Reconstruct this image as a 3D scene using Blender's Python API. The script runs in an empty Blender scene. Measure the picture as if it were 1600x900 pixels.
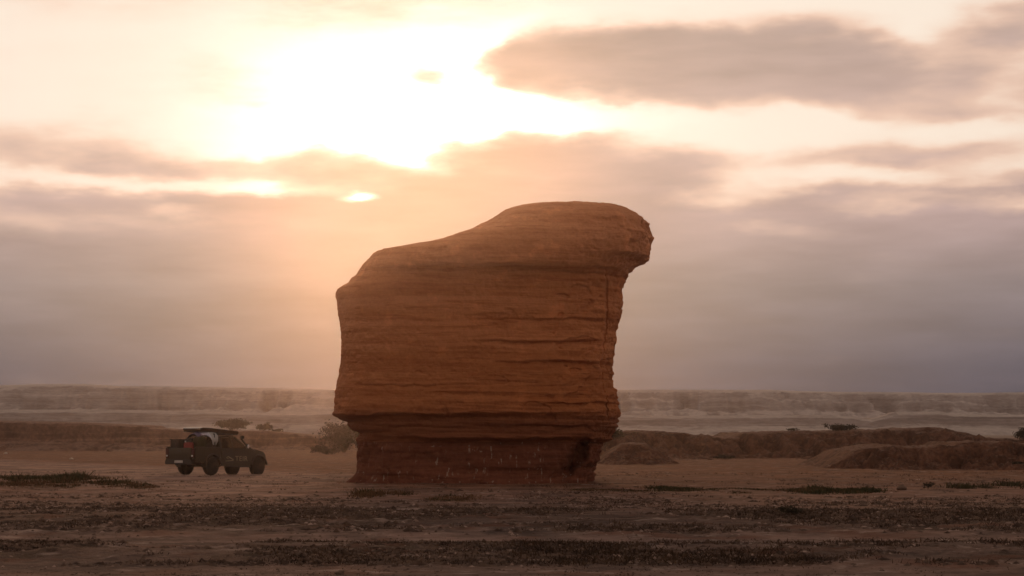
import bpy, bmesh, math, random
import numpy as np
from mathutils import Vector, Matrix
R = math.radians
random.seed(7)
rng = np.random.default_rng(11)
scene = bpy.context.scene
COL = scene.collection

# ------------------------------------------------------------------ camera
F = 3111.0            # focal length in pixels of a 1600 px wide picture
HOR = 684.0           # picture row of the horizon
CAMH = 1.75
cam_d = bpy.data.cameras.new('camera')
cam_d.sensor_width = 36.0
cam_d.lens = 36.0 * F / 1600.0
cam_d.shift_y = (HOR - 450.0) / 1600.0
cam_d.clip_end = 6000.0
cam_d.dof.use_dof = True
cam_d.dof.focus_distance = 74.0
cam_d.dof.aperture_fstop = 4.0
cam = bpy.data.objects.new('camera', cam_d)
cam.location = (0, 0, CAMH)
cam.rotation_euler = (R(90), 0, 0)
COL.objects.link(cam)
scene.camera = cam

def X(px, Y): return (px - 800.0) / F * Y
def Z(py, Y): return CAMH + (HOR - py) / F * Y
def YG(py): return CAMH * F / (py - HOR)      # distance of flat ground seen at a picture row

# ------------------------------------------------------------------ render settings
scene.view_settings.view_transform = 'Standard'
scene.view_settings.look = 'None'
scene.view_settings.exposure = 0.0
scene.view_settings.gamma = 1.0
scene.view_settings.use_curve_mapping = False
scene.cycles.use_denoising = True
scene.cycles.max_bounces = 6
scene.cycles.diffuse_bounces = 3
scene.cycles.volume_bounces = 1
scene.cycles.sample_clamp_indirect = 6.0

# ------------------------------------------------------------------ sun and sky
SUN_AZ, SUN_EL = math.atan((640 - 800) / F), math.atan((HOR - 235) / F)
SDIR = Vector((math.sin(SUN_AZ) * math.cos(SUN_EL), math.cos(SUN_AZ) * math.cos(SUN_EL), math.sin(SUN_EL)))
sun_d = bpy.data.lights.new('sun', 'SUN')
sun_d.energy = 0.58
sun_d.angle = R(10)
sun_d.color = (1.0, 0.48, 0.23)
sun = bpy.data.objects.new('sun', sun_d)
sun.rotation_euler = SDIR.to_track_quat('Z', 'Y').to_euler()
sun.location = (-60, 0, 60)
COL.objects.link(sun)

class NT:
    """small helper for writing node trees"""
    def __init__(s, tree):
        s.t = tree; s.t.nodes.clear()
    def n(s, kind, **kw):
        nd = s.t.nodes.new(kind)
        for k, v in kw.items(): setattr(nd, k, v)
        return nd
    def put(s, sock, v):
        if isinstance(v, bpy.types.NodeSocket): s.t.links.new(v, sock)
        elif v is not None: sock.default_value = v
    def m(s, op, a, b=None, c=None, clamp=False):
        nd = s.n('ShaderNodeMath', operation=op, use_clamp=clamp)
        for i, v in enumerate((a, b, c)):
            if v is not None: s.put(nd.inputs[i], v)
        return nd.outputs[0]
    def v(s, op, a, b=None):
        nd = s.n('ShaderNodeVectorMath', operation=op)
        s.put(nd.inputs[0], a)
        if b is not None: s.put(nd.inputs[3 if op == 'SCALE' else 1], b)
        return nd.outputs['Value' if op in ('LENGTH', 'DOT_PRODUCT') else 'Vector']
    def xyz(s, x, y, z):
        nd = s.n('ShaderNodeCombineXYZ')
        for i, q in enumerate((x, y, z)): s.put(nd.inputs[i], q)
        return nd.outputs[0]
    def sep(s, v):
        nd = s.n('ShaderNodeSeparateXYZ'); s.put(nd.inputs[0], v); return nd.outputs
    def noise(s, vec, scale, detail=4, rough=0.55, color=False, distortion=0.0):
        nd = s.n('ShaderNodeTexNoise')
        s.put(nd.inputs['Vector'], vec); nd.inputs['Scale'].default_value = scale
        nd.inputs['Detail'].default_value = detail; nd.inputs['Roughness'].default_value = rough
        nd.inputs['Distortion'].default_value = distortion
        return nd.outputs['Color' if color else 'Fac']
    def step(s, x, a, b, lo=0.0, hi=1.0):
        """smooth step of x from a (gives lo) to b (gives hi)"""
        nd = s.n('ShaderNodeMapRange', interpolation_type='SMOOTHSTEP')
        if a > b: a, b, lo, hi = b, a, hi, lo
        for i, q in enumerate((x, a, b, lo, hi)): s.put(nd.inputs[i], q)
        return nd.outputs[0]
    def mix(s, f, a, b, mode='MIX'):
        nd = s.n('ShaderNodeMix', data_type='RGBA', blend_type=mode)
        s.put(nd.inputs[0], f)
        for i, q in ((6, a), (7, b)):
            s.put(nd.inputs[i], q if isinstance(q, bpy.types.NodeSocket) else (*q, 1.0))
        return nd.outputs[2]
    def ramp(s, x, stops, interp='LINEAR'):
        nd = s.n('ShaderNodeValToRGB'); s.put(nd.inputs[0], x)
        cr = nd.color_ramp; cr.interpolation = interp
        while len(cr.elements) < len(stops): cr.elements.new(0.5)
        for e, (p, c) in zip(cr.elements, stops):
            e.position = p
            e.color = (*c, 1.0) if isinstance(c, (tuple, list)) else (c, c, c, 1.0)
        return nd.outputs[0]

def lin(r, g, b):
    f = lambda c: (c / 255 / 12.92) if c <= 10 else (((c / 255) + 0.055) / 1.055) ** 2.4
    return (f(r), f(g), f(b))

world = bpy.data.worlds.new('World'); scene.world = world
world.use_nodes = True
w = NT(world.node_tree)
D = w.n('ShaderNodeTexCoord').outputs['Generated']
D = w.v('NORMALIZE', D)
dx, dy, dz = w.sep(D)
az = w.m('ARCTAN2', dx, dy)
el = w.m('ARCSINE', dz)
# noise over the dome, stretched sideways like layered cloud
q1 = w.v('MULTIPLY', D, (1.0, 1.0, 2.6))
n_big = w.sep(w.noise(q1, 14.0, 3, 0.5, color=True))
n_fin = w.sep(w.noise(q1, 55.0, 4, 0.55, color=True))
fbm = w.noise(w.v('MULTIPLY', D, (1.0, 1.0, 4.0)), 20.0, 4, 0.52)
wisp = w.noise(w.v('MULTIPLY', D, (1.0, 1.0, 5.5)), 15.0, 4, 0.5)
def warp(c, i, a, b):
    c = w.m('MULTIPLY_ADD', w.m('SUBTRACT', n_big[i], 0.5), a, c)
    return w.m('MULTIPLY_ADD', w.m('SUBTRACT', n_fin[i], 0.5), b, c)
waz = warp(az, 0, 0.050, 0.012)
wel = warp(el, 1, 0.022, 0.007)
P = w.xyz(waz, wel, 0.0)
def AE(px, py): return (math.atan((px - 800) / F), math.atan((HOR - py) / F))
def blob(px, py, rx, ry, strength=1.0, soft=0.45):
    a, e = AE(px, py)
    soft = min(0.98, soft * 1.5 + 0.12)
    d = w.v('LENGTH', w.v('MULTIPLY', w.v('SUBTRACT', P, (a, e, 0)), (F / rx, F / ry, 1)))
    return w.step(d, 1 + soft, max(0.0, 1 - soft), 0.0, strength)
def add(T, mk):    # union of two opacities
    return w.m('SUBTRACT', 1.0, w.m('MULTIPLY', w.m('SUBTRACT', 1.0, T), w.m('SUBTRACT', 1.0, mk)))
def cut(T, mk):
    return w.m('MULTIPLY', T, w.m('SUBTRACT', 1.0, mk))

e_of = lambda py: math.atan((HOR - py) / F)
# the low grey deck that reaches round the horizon
T = w.step(w.m('MULTIPLY_ADD', w.m('SUBTRACT', wisp, 0.5), 0.012, wel), e_of(272), e_of(318))
for b in [
    # big cloud upper right, left tip to right end
    (812, 92, 52, 34, .80, .3), (885, 98, 100, 52, .90, .28), (1000, 108, 130, 62, .90, .3), (1130, 104, 135, 66, .94, .28),
    (1240, 98, 140, 62, .98, .25), (1345, 122, 105, 46, .95, .3), (1490, 138, 150, 38, .74, .5), (1575, 62, 85, 40, .85, .5),
    (1560, 182, 130, 34, .55, .6),
    # cloud behind and above the rock
    (775, 264, 95, 46, .90, .22), (900, 266, 130, 46, .96, .25), (1010, 274, 110, 48, .96, .35), (690, 305, 100, 34, .85, .4),
    (1100, 300, 100, 34, .75, .5),
    # grey streaks to the right
    (1250, 258, 150, 20, .60, .7), (1450, 243, 150, 26, .72, .6), (1350, 345, 180, 36, 1.0, .5), (1540, 290, 110, 22, .8, .6),
    (1480, 352, 130, 40, .95, .5), (1230, 315, 120, 16, .6, .7), (1390, 262, 90, 13, .55, .7), (1520, 312, 100, 12, .55, .7), (1110, 350, 150, 24, .6, .7),
    # peach clouds on the left
    (75, 240, 130, 36, .48, .5), (190, 262, 120, 24, .46, .7), (320, 272, 120, 18, .50, .5), (505, 266, 88, 30, .62, .25),
    (590, 290, 75, 22, .62, .4), (20, 262, 60, 24, .30, .6),
    # scrap in the bright gap
    (682, 121, 30, 13, .34, .5),
    # thin cloud over the top of the bright gap and at the left
    (560, -25, 420, 52, .42, .6), (330, 110, 60, 22, .25, .8), (380, 150, 90, 14, .2, .8),
    (120, 90, 300, 130, .10, .8),
]: T = add(T, blob(*b))
for b in [   # bright slits and gaps
    (110, 345, 240, 26, .22, .9), (1270, 276, 130, 15, .62, .7), (1490, 218, 120, 16, .6, .7), (1180, 300, 80, 13, .55, .7), (1430, 322, 110, 12, .42, .8), (1560, 272, 80, 14, .55, .7), (1330, 4, 190, 40, .85, .6), (1080, -4, 150, 30, .7, .6), (548, 311, 24, 6, .95, .5), (390, 299, 45, 10, .8, .6), (140, 287, 190, 9, .7, .7), (265, 332, 40, 12, .35, .8),
    (1125, 318, 60, 14, .62, .9), (1200, 226, 180, 26, .85, .6), (1400, 288, 130, 9, .7, .7), (1597, 330, 40, 14, .6, .9),
    (930, 192, 110, 16, .95, .5), (1225, 356, 80, 9, .25, .9), (1540, 208, 90, 10, .5, .9), (1440, 300, 150, 8, .5, .9), (1590, 160, 40, 22, .4, .9),
]: T = cut(T, blob(*b))
# fine structure inside the clouds
T = w.m('ADD', T, w.m('MULTIPLY', w.m('SUBTRACT', fbm, 0.5), w.m('MULTIPLY', w.m('MULTIPLY', T, w.m('SUBTRACT', 1.15, T)), 2.6)), clamp=True)
# away from the picture: the same broken cloud cover goes on round the sky
gen = w.step(w.noise(w.v('MULTIPLY', D, (1.0, 1.0, 2.2)), 5.0, 6, 0.58), 0.30, 0.52)
gen = w.m('MAXIMUM', gen, T)
off = w.m('MAXIMUM', w.step(w.m('ABSOLUTE', az), R(15), R(24)), w.step(el, R(13), R(20)))
T = w.m('ADD', w.m('MULTIPLY', T, w.m('SUBTRACT', 1.0, off)), w.m('MULTIPLY', gen, off))

cosd = w.v('DOT_PRODUCT', D, tuple(SDIR))
theta = w.m('ARCCOSINE', w.m('MINIMUM', cosd, 0.999999))
th = w.m('MULTIPLY', theta, 180 / math.pi)                    # degrees from the sun
gauss = lambda s: w.m('EXPONENT', w.m('MULTIPLY', w.m('POWER', w.m('DIVIDE', th, s), 2.0), -1.0))
expo = lambda s: w.m('EXPONENT', w.m('DIVIDE', th, -s))
eld = w.m('MULTIPLY', el, 180 / math.pi)
# light behind the cloud
d_hole = w.v('LENGTH', w.v('MULTIPLY', w.v('SUBTRACT', P, (SUN_AZ + 0.004, SUN_EL + 0.012, 0)), (0.56 * 180 / math.pi, 180 / math.pi, 0)))
hole = w.v('SCALE', (1.0, 0.94, 0.86), w.m('MULTIPLY', w.m('EXPONENT', w.m('MULTIPLY', w.m('POWER', w.m('DIVIDE', d_hole, 2.6), 2.0), -1.0)), 1.22))
veil = w.mix(w.step(eld, 12, 40), (0.95, 0.82, 0.70), (0.34, 0.31, 0.29))
Lb = w.v('ADD', veil, hole)
# the cloud's own light, greyer towards the ground, golden round the sun
e_n = w.m('DIVIDE', eld, 40.0, clamp=True)
Lc = w.ramp(e_n, [(0.0, (0.036, 0.050, 0.088)), (0.05, (0.072, 0.080, 0.122)), (0.108, (0.205, 0.174, 0.196)), (0.16, (0.42, 0.303, 0.305)),
                  (0.25, (0.48, 0.348, 0.322)), (0.50, (0.24, 0.20, 0.18)), (1.0, (0.17, 0.15, 0.14))])
# low cloud away from the sun, brightened to add light on the rock face
Lc_far = w.ramp(e_n, [(0.0, (0.33, 0.255, 0.22)), (0.15, (0.40, 0.305, 0.255)), (0.5, (0.40, 0.315, 0.27)), (1.0, (0.26, 0.22, 0.20))])
Lc = w.mix(w.step(th, 18, 42), Lc, Lc_far)
# the thickest cloud lies straight before the sun
Lc = w.v('SCALE', Lc, w.m('SUBTRACT', 1.0, w.m('MULTIPLY', gauss(5.5), 0.45)))
warmth = w.v('SCALE', (1.0, 0.62, 0.36), w.m('MULTIPLY', expo(7.5), 0.24))
Lc = w.v('ADD', Lc, warmth)
shade = w.m('MULTIPLY_ADD', w.m('SUBTRACT', wisp, 0.5), 0.62, 1.0)
Lc = w.v('SCALE', Lc, shade)
# thin cloud glows peach before it turns grey
peach = w.v('SCALE', (0.97, 0.66, 0.515), w.m('MULTIPLY_ADD', expo(9.0), 0.38, 0.80))
cloud_col = w.mix(w.step(T, 0.28, 1.0), w.mix(w.step(T, 0.0, 0.58), Lb, peach), Lc)
bg_cloud = w.n('ShaderNodeBackground'); w.put(bg_cloud.inputs[0], cloud_col); bg_cloud.inputs[1].default_value = 1.0
sky = w.n('ShaderNodeTexSky', sky_type='NISHITA')
sky.sun_disc = False
sky.sun_elevation = SUN_EL
sky.sun_rotation = SUN_AZ
sky.dust_density = 4.0
bg_sky = w.n('ShaderNodeBackground'); w.put(bg_sky.inputs[0], sky.outputs[0]); bg_sky.inputs[1].default_value = 0.05
ms = w.n('ShaderNodeMixShader'); ms.inputs[0].default_value = 0.95
w.put(ms.inputs[1], bg_sky.outputs[0]); w.put(ms.inputs[2], bg_cloud.outputs[0])
w.put(w.n('ShaderNodeOutputWorld').inputs[0], ms.outputs[0])

# ------------------------------------------------------------------ helpers: noise in numpy
def _h(ix, iy, iz, seed):
    n = (ix.astype(np.int64) * 73856093) ^ (iy.astype(np.int64) * 19349663) ^ (iz.astype(np.int64) * 83492791) ^ (seed * 2654435761)
    n &= 0xFFFFFFFF
    n = ((n ^ (n >> 15)) * 2246822519) & 0xFFFFFFFF
    n = ((n ^ (n >> 13)) * 3266489917) & 0xFFFFFFFF
    return ((n ^ (n >> 16)) & 0xFFFFFF) / float(0xFFFFFF)
def vn(x, y=0.0, z=0.0, seed=0):
    x, y, z = np.broadcast_arrays(np.asarray(x, float), np.asarray(y, float), np.asarray(z, float))
    fx, fy, fz = np.floor(x), np.floor(y), np.floor(z)
    u, v, t = x - fx, y - fy, z - fz
    u, v, t = u * u * (3 - 2 * u), v * v * (3 - 2 * v), t * t * (3 - 2 * t)
    out = 0
    for a in (0, 1):
        for b in (0, 1):
            for c in (0, 1):
                out = out + _h(fx + a, fy + b, fz + c, seed) * (u if a else 1 - u) * (v if b else 1 - v) * (t if c else 1 - t)
    return out * 2 - 1
def fb(x, y=0.0, z=0.0, oct=4, seed=0, gain=0.5):
    s, a, k = 0, 1.0, 1.0
    for o in range(oct):
        s = s + a * vn(np.asarray(x) * k, np.asarray(y) * k, np.asarray(z) * k, seed + o * 17); a *= gain; k *= 2.03
    return s
def ss(a, b, x):
    t = np.clip((x - a) / (b - a), 0, 1); return t * t * (3 - 2 * t)

# ------------------------------------------------------------------ helpers: objects
def link(o, parent=None):
    COL.objects.link(o)
    if parent is not None: o.parent = parent
    return o
def np_mesh(name, V, FQ, mat, parent=None, smooth=True):
    """one mesh from a vertex array and an array of quads or triangles"""
    V = np.asarray(V, np.float32); FQ = np.asarray(FQ, np.int32)
    me = bpy.data.meshes.new(name)
    k = FQ.shape[1]
    me.vertices.add(len(V)); me.vertices.foreach_set('co', V.ravel())
    me.loops.add(FQ.size); me.loops.foreach_set('vertex_index', FQ.ravel())
    me.polygons.add(len(FQ)); me.polygons.foreach_set('loop_start', np.arange(0, FQ.size, k, dtype=np.int32))
    me.polygons.foreach_set('use_smooth', np.full(len(FQ), smooth))
    me.update(calc_edges=True); me.validate()
    for q in (mat if isinstance(mat, (list, tuple)) else [mat]): me.materials.append(q)
    return link(bpy.data.objects.new(name, me), parent)
def grid_faces(nr, nc, wrap=False):
    r = np.arange(nr - 1)[:, None]; c = np.arange(nc if wrap else nc - 1)[None, :]
    c2 = (c + 1) % nc
    return np.stack([r * nc + c, r * nc + c2, (r + 1) * nc + c2, (r + 1) * nc + c], -1).reshape(-1, 4)
def tag(o, label=None, cat=None, group=None, kind=None):
    for k, q in (('label', label), ('category', cat), ('group', group), ('kind', kind)):
        if q: o[k] = q
    return o
def empty(name, loc=(0, 0, 0), rz=0.0, label=None, cat=None, group=None):
    o = bpy.data.objects.new(name, None); o.empty_display_size = 0.3
    o.location = loc; o.rotation_euler = (0, 0, rz)
    return tag(link(o), label, cat, group)
def new_mat(name, rough=0.9, spec=0.3):
    m = bpy.data.materials.new(name); m.use_nodes = True
    t = NT(m.node_tree)
    b = t.n('ShaderNodeBsdfPrincipled'); b.inputs['Roughness'].default_value = rough
    b.inputs['Specular IOR Level'].default_value = spec
    t.put(t.n('ShaderNodeOutputMaterial').inputs[0], b.outputs[0])
    return m, t, b
def bump(t, b, h, strength, dist):
    nd = t.n('ShaderNodeBump'); nd.inputs['Strength'].default_value = strength; nd.inputs['Distance'].default_value = dist
    t.put(nd.inputs['Height'], h); t.put(b.inputs['Normal'], nd.outputs[0])
def flat_mat(name, col, rough=0.6, spec=0.4, metal=0.0, var=0.35, scale=6.0, dust=0.0, dust_col=(0.20, 0.125, 0.085)):
    m, t, b = new_mat(name, rough, spec)
    co = t.n('ShaderNodeTexCoord').outputs['Object']
    nz = t.noise(co, scale, 5, 0.6)
    c = t.mix(nz, tuple(q * (1 - var) for q in col), tuple(q * (1 + var) for q in col))
    if dust:
        dn = t.step(t.noise(co, scale * 0.45, 5, 0.65), 0.40, 0.70, 0.0, dust)
        c = t.mix(dn, c, dust_col)
        t.put(b.inputs['Roughness'], t.m('MULTIPLY_ADD', dn, 0.5 * (1 - rough), rough))
    t.put(b.inputs['Base Color'], c)
    b.inputs['Metallic'].default_value = metal
    return m

# ------------------------------------------------------------------ materials of the land
def ground_material():
    m, t, b = new_mat('desert_soil', 0.95, 0.15)
    pos = t.n('ShaderNodeNewGeometry').outputs['Position']
    x, y, z = t.sep(pos)
    flat = t.xyz(x, y, 0.0)
    n1 = t.noise(flat, 0.11, 5, 0.6); n2 = t.noise(flat, 0.45, 5, 0.62); n3 = t.noise(flat, 2.2, 5, 0.65); n4 = t.noise(flat, 9.0, 4, 0.65)
    # distance bands: wheel tracks, rough strips of dead growth, pale path, reddish flat
    yy = t.m('MULTIPLY_ADD', t.m('SUBTRACT', n1, 0.5), t.m('MULTIPLY', y, 0.10), y)
    yy = t.m('MULTIPLY_ADD', t.m('SUBTRACT', n2, 0.5), t.m('MULTIPLY', y, 0.05), yy)
    yy = t.m('MULTIPLY_ADD', x, 0.035, yy)
    s = t.m('DIVIDE', t.m('SUBTRACT', yy, 20.0), 110.0, clamp=True)
    u = lambda py: min(1.0, max(0.0, (YG(py) - 20.0) / 110.0))
    rough_f = t.ramp(s, [(0.0, 0.1), (u(886), 0.12), (u(878), .85), (u(850), .9), (u(844), .15), (u(836), .2), (u(829), .95), (u(806), .85), (u(798), .60),
                         (u(786), .50), (u(772), .30), (u(757), .45), (u(745), .50), (u(735), .58), (1.0, .60)])
    soil = t.ramp(s, [(0.0, (0.130, 0.078, 0.056)), (u(845), (0.195, 0.122, 0.094)), (u(800), (0.165, 0.097, 0.070)), (u(775), (0.185, 0.101, 0.071)),
                      (u(755), (0.155, 0.070, 0.038)), (u(738), (0.168, 0.068, 0.029)), (1.0, (0.165, 0.064, 0.026))])
    # the pale track that comes in on the left and passes the parked car
    lane = t.m('ADD', y, t.m('MULTIPLY', x, 1.9))
    lane = t.m('MULTIPLY_ADD', t.m('SUBTRACT', n2, 0.5), 16.0, lane)
    lane_m = t.m('MULTIPLY', t.step(t.m('ABSOLUTE', t.m('SUBTRACT', lane, 62.0)), 26.0, 12.0), t.step(x, -4, -9))
    soil = t.mix(t.m('MULTIPLY', lane_m, 0.8), soil, (0.30, 0.188, 0.142))
    rough_f = t.m('MULTIPLY', rough_f, t.m('SUBTRACT', 1.0, t.m('MULTIPLY', lane_m, 0.75)))
    # patchy cover inside the rough strips
    patch = t.m('ADD', t.m('MULTIPLY', n2, 0.70), t.m('ADD', t.m('MULTIPLY', n3, 0.35), t.m('MULTIPLY', n4, 0.12)))
    n5 = t.noise(flat, 28.0, 3, 0.6)
    patch = t.m('MULTIPLY_ADD', t.m('SUBTRACT', n5, 0.5), 0.22, patch)
    thr = t.m('SUBTRACT', 0.79, t.m('MULTIPLY', rough_f, 0.26))
    cover = t.m('MULTIPLY', t.m('SUBTRACT', patch, thr), 9.0, clamp=True)
    dark = t.mix(n3, (0.022, 0.012, 0.007), (0.070, 0.040, 0.022))
    k = t.m('ADD', t.step(n2, 0.36, 0.64, 0.0, 0.55), t.step(n3, 0.34, 0.66, 0.0, 0.45))
    c = t.mix(k, t.v('SCALE', soil, 0.42), t.v('SCALE', soil, 1.52))
    c = t.mix(t.step(t.noise(t.v('ADD', flat, (17.0, 5.0, 0)), 0.33, 5, 0.68), 0.46, 0.60, 0.0, 0.65), c, t.v('SCALE', c, 0.50))
    c = t.mix(cover, c, dark)
    rust = t.m('MULTIPLY', t.step(t.noise(t.v('ADD', flat, (31.0, 7.0, 0)), 0.5, 4, 0.6), 0.52, 0.64), 0.55)
    c = t.mix(rust, c, (0.135, 0.050, 0.025))
    salt = t.m('MULTIPLY', t.step(t.noise(t.v('ADD', flat, (3.0, 71.0, 0)), 1.1, 5, 0.66), 0.55, 0.66), 0.70)
    c = t.mix(salt, c, (0.34, 0.245, 0.195))
    # far away: pale valley floor
    far = t.step(y, 292.0, 322.0)
    vn_ = t.noise(t.v('MULTIPLY', flat, (0.015, 0.03, 0)), 1.0, 5, 0.6)
    c = t.mix(far, c, t.mix(t.step(vn_, 0.38, 0.62), (0.25, 0.18, 0.135), (0.44, 0.35, 0.275)))
    t.put(b.inputs['Base Color'], c)
    h = t.m('ADD', t.m('MULTIPLY', n3, 0.5), t.m('ADD', t.m('MULTIPLY', n4, 0.5), t.m('MULTIPLY', cover, 0.35)))
    bump(t, b, h, 0.9, 0.10)
    return m
M_ground = ground_material()

def earth_material(name, lo, hi, pale, strata=0.0, scale=0.35, vert=1.0, deep=1.0, mott=0.34, dust=None, nz=(0.80, 0.97), relief=0.8):
    m, t, b = new_mat(name, 0.95, 0.12)
    pos = t.n('ShaderNodeNewGeometry').outputs['Position']
    q = t.v('MULTIPLY', pos, (1.0, deep, vert))
    n1 = t.noise(q, scale, 6, 0.62); n2 = t.noise(q, scale * 6, 5, 0.65)
    c = t.mix(t.step(n1, 0.40, 0.60), lo, hi)
    x, y, z = t.sep(pos)
    if strata:
        zz = t.m('MULTIPLY_ADD', t.m('SUBTRACT', n1, 0.5), 0.7 / strata, z)
        st = t.noise(t.xyz(t.m('MULTIPLY', x, 0.01), 0.0, zz), strata, 5, 0.75)
        c = t.mix(t.step(st, 0.52, 0.60, 0.0, 0.6), c, pale)
        c = t.mix(t.step(st, 0.44, 0.38, 0.0, 0.6), c, t.v('SCALE', lo, 0.62))
    else:
        c = t.mix(t.step(n2, 0.60, 0.74, 0.0, 0.45), c, pale)
    if dust:
        up = t.sep(t.n('ShaderNodeNewGeometry').outputs['True Normal'])[2]
        c = t.mix(t.step(up, nz[0], nz[1], 0.0, 0.8), c, dust)
    c = t.mix(t.step(n2, 0.30, 0.70), t.v('SCALE', c, 1 - mott), t.v('SCALE', c, 1 + mott))
    t.put(b.inputs['Base Color'], c)
    bump(t, b, t.m('ADD', t.m('MULTIPLY', n1, 0.3), n2), relief, 0.12)
    return m
M_bluff = earth_material('brown_bluff', (0.080, 0.040, 0.026), (0.150, 0.078, 0.053), (0.25, 0.15, 0.11), strata=1.3, scale=0.35, dust=(0.21, 0.125, 0.090), nz=(0.88, 0.99))
M_mound = earth_material('red_earth', (0.066, 0.028, 0.015), (0.125, 0.055, 0.031), (0.20, 0.115, 0.078), scale=0.55, dust=(0.165, 0.095, 0.066), nz=(0.90, 0.99))
M_cliff = earth_material('pale_badland', (0.29, 0.240, 0.220), (0.37, 0.315, 0.29), (0.45, 0.39, 0.36), strata=0.55, scale=0.16, vert=4.5, deep=0.8, mott=0.12, dust=(0.50, 0.43, 0.385), nz=(0.86, 0.985), relief=0.3)
M_terrace = earth_material('pale_terrace', (0.25, 0.20, 0.178), (0.33, 0.275, 0.25), (0.45, 0.39, 0.35), strata=0.9, scale=0.16, vert=4.5, deep=0.8, mott=0.12, dust=(0.50, 0.43, 0.375), nz=(0.90, 0.99), relief=0.3)

# ------------------------------------------------------------------ ground
def ground_h(x, y):
    z = 2.2 * ss(296, 320, y) + 3.2 * ss(340, 362, y)
    ry = y + 0.035 * x + 1.0 * vn(x * 0.12, y * 0.12, 0, 3)
    near = 1 - ss(95, 150, y)
    # wheel tracks pressed between low ridges of rough soil
    for py, wdt, dep in ((890, 1.4, -0.05), (863, 1.8, 0.06), (840, 1.6, -0.06), (818, 4.5, 0.07), (782, 4.0, -0.05)):
        z = z + dep * np.exp(-((ry - YG(py)) / wdt) ** 2) * near
    rough = np.exp(-((ry - YG(863)) / 2.0) ** 2) + np.exp(-((ry - YG(818)) / 5.0) ** 2) + 0.20
    z = z + near * rough * (0.030 * fb(x * 0.9, y * 0.9, 0, 4, 5, 0.6) + 0.03 * np.maximum(0, fb(x * 2.6, y * 2.6, 0, 3, 9)))
    z = z + 0.05 * fb(x * 0.08, y * 0.08, 0, 3, 21) * ss(20, 60, y)
    z = z + (0.035 * fb(x * 0.30, y * 0.30, 0, 3, 23) + 0.02 * np.maximum(0, fb(x * 1.3, y * 1.3, 0, 3, 25))) * ss(48, 62, y) * (1 - ss(180, 260, y))
    # level pads where the rock and the car stand
    return z
def make_ground():
    ys = [-250, -120, -60, -25, -8, 2, 8, 12]
    s0, s1 = CAMH * F / 16.0, CAMH * F / 370.0
    ys += list(CAMH * F / np.linspace(s0, s1, 620))
    ys += list(np.linspace(376, 452, 40))
    ys = np.array(ys)
    t = np.linspace(-1, 1, 560)
    core = np.clip(t / 0.9, -1, 1); side = np.clip((np.abs(t) - 0.9) / 0.1, 0, 1) * np.sign(t)
    base = np.maximum(ys, 14.0) * 0.285
    hw = np.maximum(base + 40, 900.0)
    xs = core[None, :] * base[:, None] + side[None, :] ** 3 * (hw - base)[:, None]
    yy = np.repeat(ys[:, None], len(t), 1)
    zz = ground_h(xs, yy)
    V = np.stack([xs, yy, zz], -1).reshape(-1, 3)
    return tag(np_mesh('ground', V, grid_faces(len(ys), len(t)), M_ground), kind='structure')
make_ground()

# ------------------------------------------------------------------ hills, far to near
def interp(prof, Y):
    p = np.array(prof, float)
    return (p[:, 0] - 800) / F * Y, CAMH + (HOR - p[:, 1]) / F * Y
def hill(name, prof, y0, yc, yb, nx, ny, mat, gully=0.0, gs=0.05, steep=0.55, rough=0.0, rs=0.3, xr=None, crag=0.0, seed=0, low=-0.6, crest=0.6, face=(0.62, 0.92)):
    px, pz = interp(prof, yc)
    xs = np.linspace(px[0], px[-1], nx) if xr is None else np.linspace(xr[0], xr[1], nx)
    tt = np.concatenate([np.linspace(0, 1, int(ny * .72)), np.linspace(1, 2, ny - int(ny * .72) + 1)[1:]])
    ys = np.where(tt <= 1, y0 + (yc - y0) * tt, yc + (yb - yc) * (tt - 1))
    xx, yy = np.meshgrid(xs, ys)
    top = np.interp(xx, px, pz)
    g = fb(xx * gs, yy * gs * 0.35, 0, 4, 40 + seed)
    ridge = 1 - np.abs(fb(xx * gs * 1.7, yy * gs * 0.4, 3.0, 3, 60 + seed))
    gp = np.clip(gully * (g * 0.6 + 0.5 - ridge * 0.5), -0.35, 0.75)
    up = np.clip(((yy - y0) / (yc - y0) - gp) / (1 - gp), 0, 1)
    prof_t = up * steep + (1 - steep) * ss(face[0], face[1], up)
    if crag: prof_t = prof_t + crag * 0.06 * np.sin(prof_t * 22 + g * 3) * (1 - prof_t) * prof_t * 4
    down = 1 - ss(yc + (yb - yc) * .35, yb, yy)
    base = ground_h(xx * 0, np.full_like(yy, y0))
    z = base + low + (top - base - low) * prof_t * down
    z = z + rough * (0.55 * fb(xx * rs, yy * rs, 0, 5, 80 + seed, 0.55) + 1.1 * (0.35 - np.abs(fb(xx * rs * 1.3, yy * rs * 0.9, 5.0, 4, 90 + seed, 0.5)))) * np.clip(prof_t * 3, 0, 1) * (1 - crest * ss(0.80, 1.0, up))
    z = np.where(tt[:, None] >= 2, base + low, z)
    ob = np_mesh(name, np.stack([xx, yy, z], -1).reshape(-1, 3), grid_faces(len(ys), nx), mat)
    return ob, lambda x, y: float(z[np.abs(ys - y).argmin(), np.abs(xs - x).argmin()])

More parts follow.
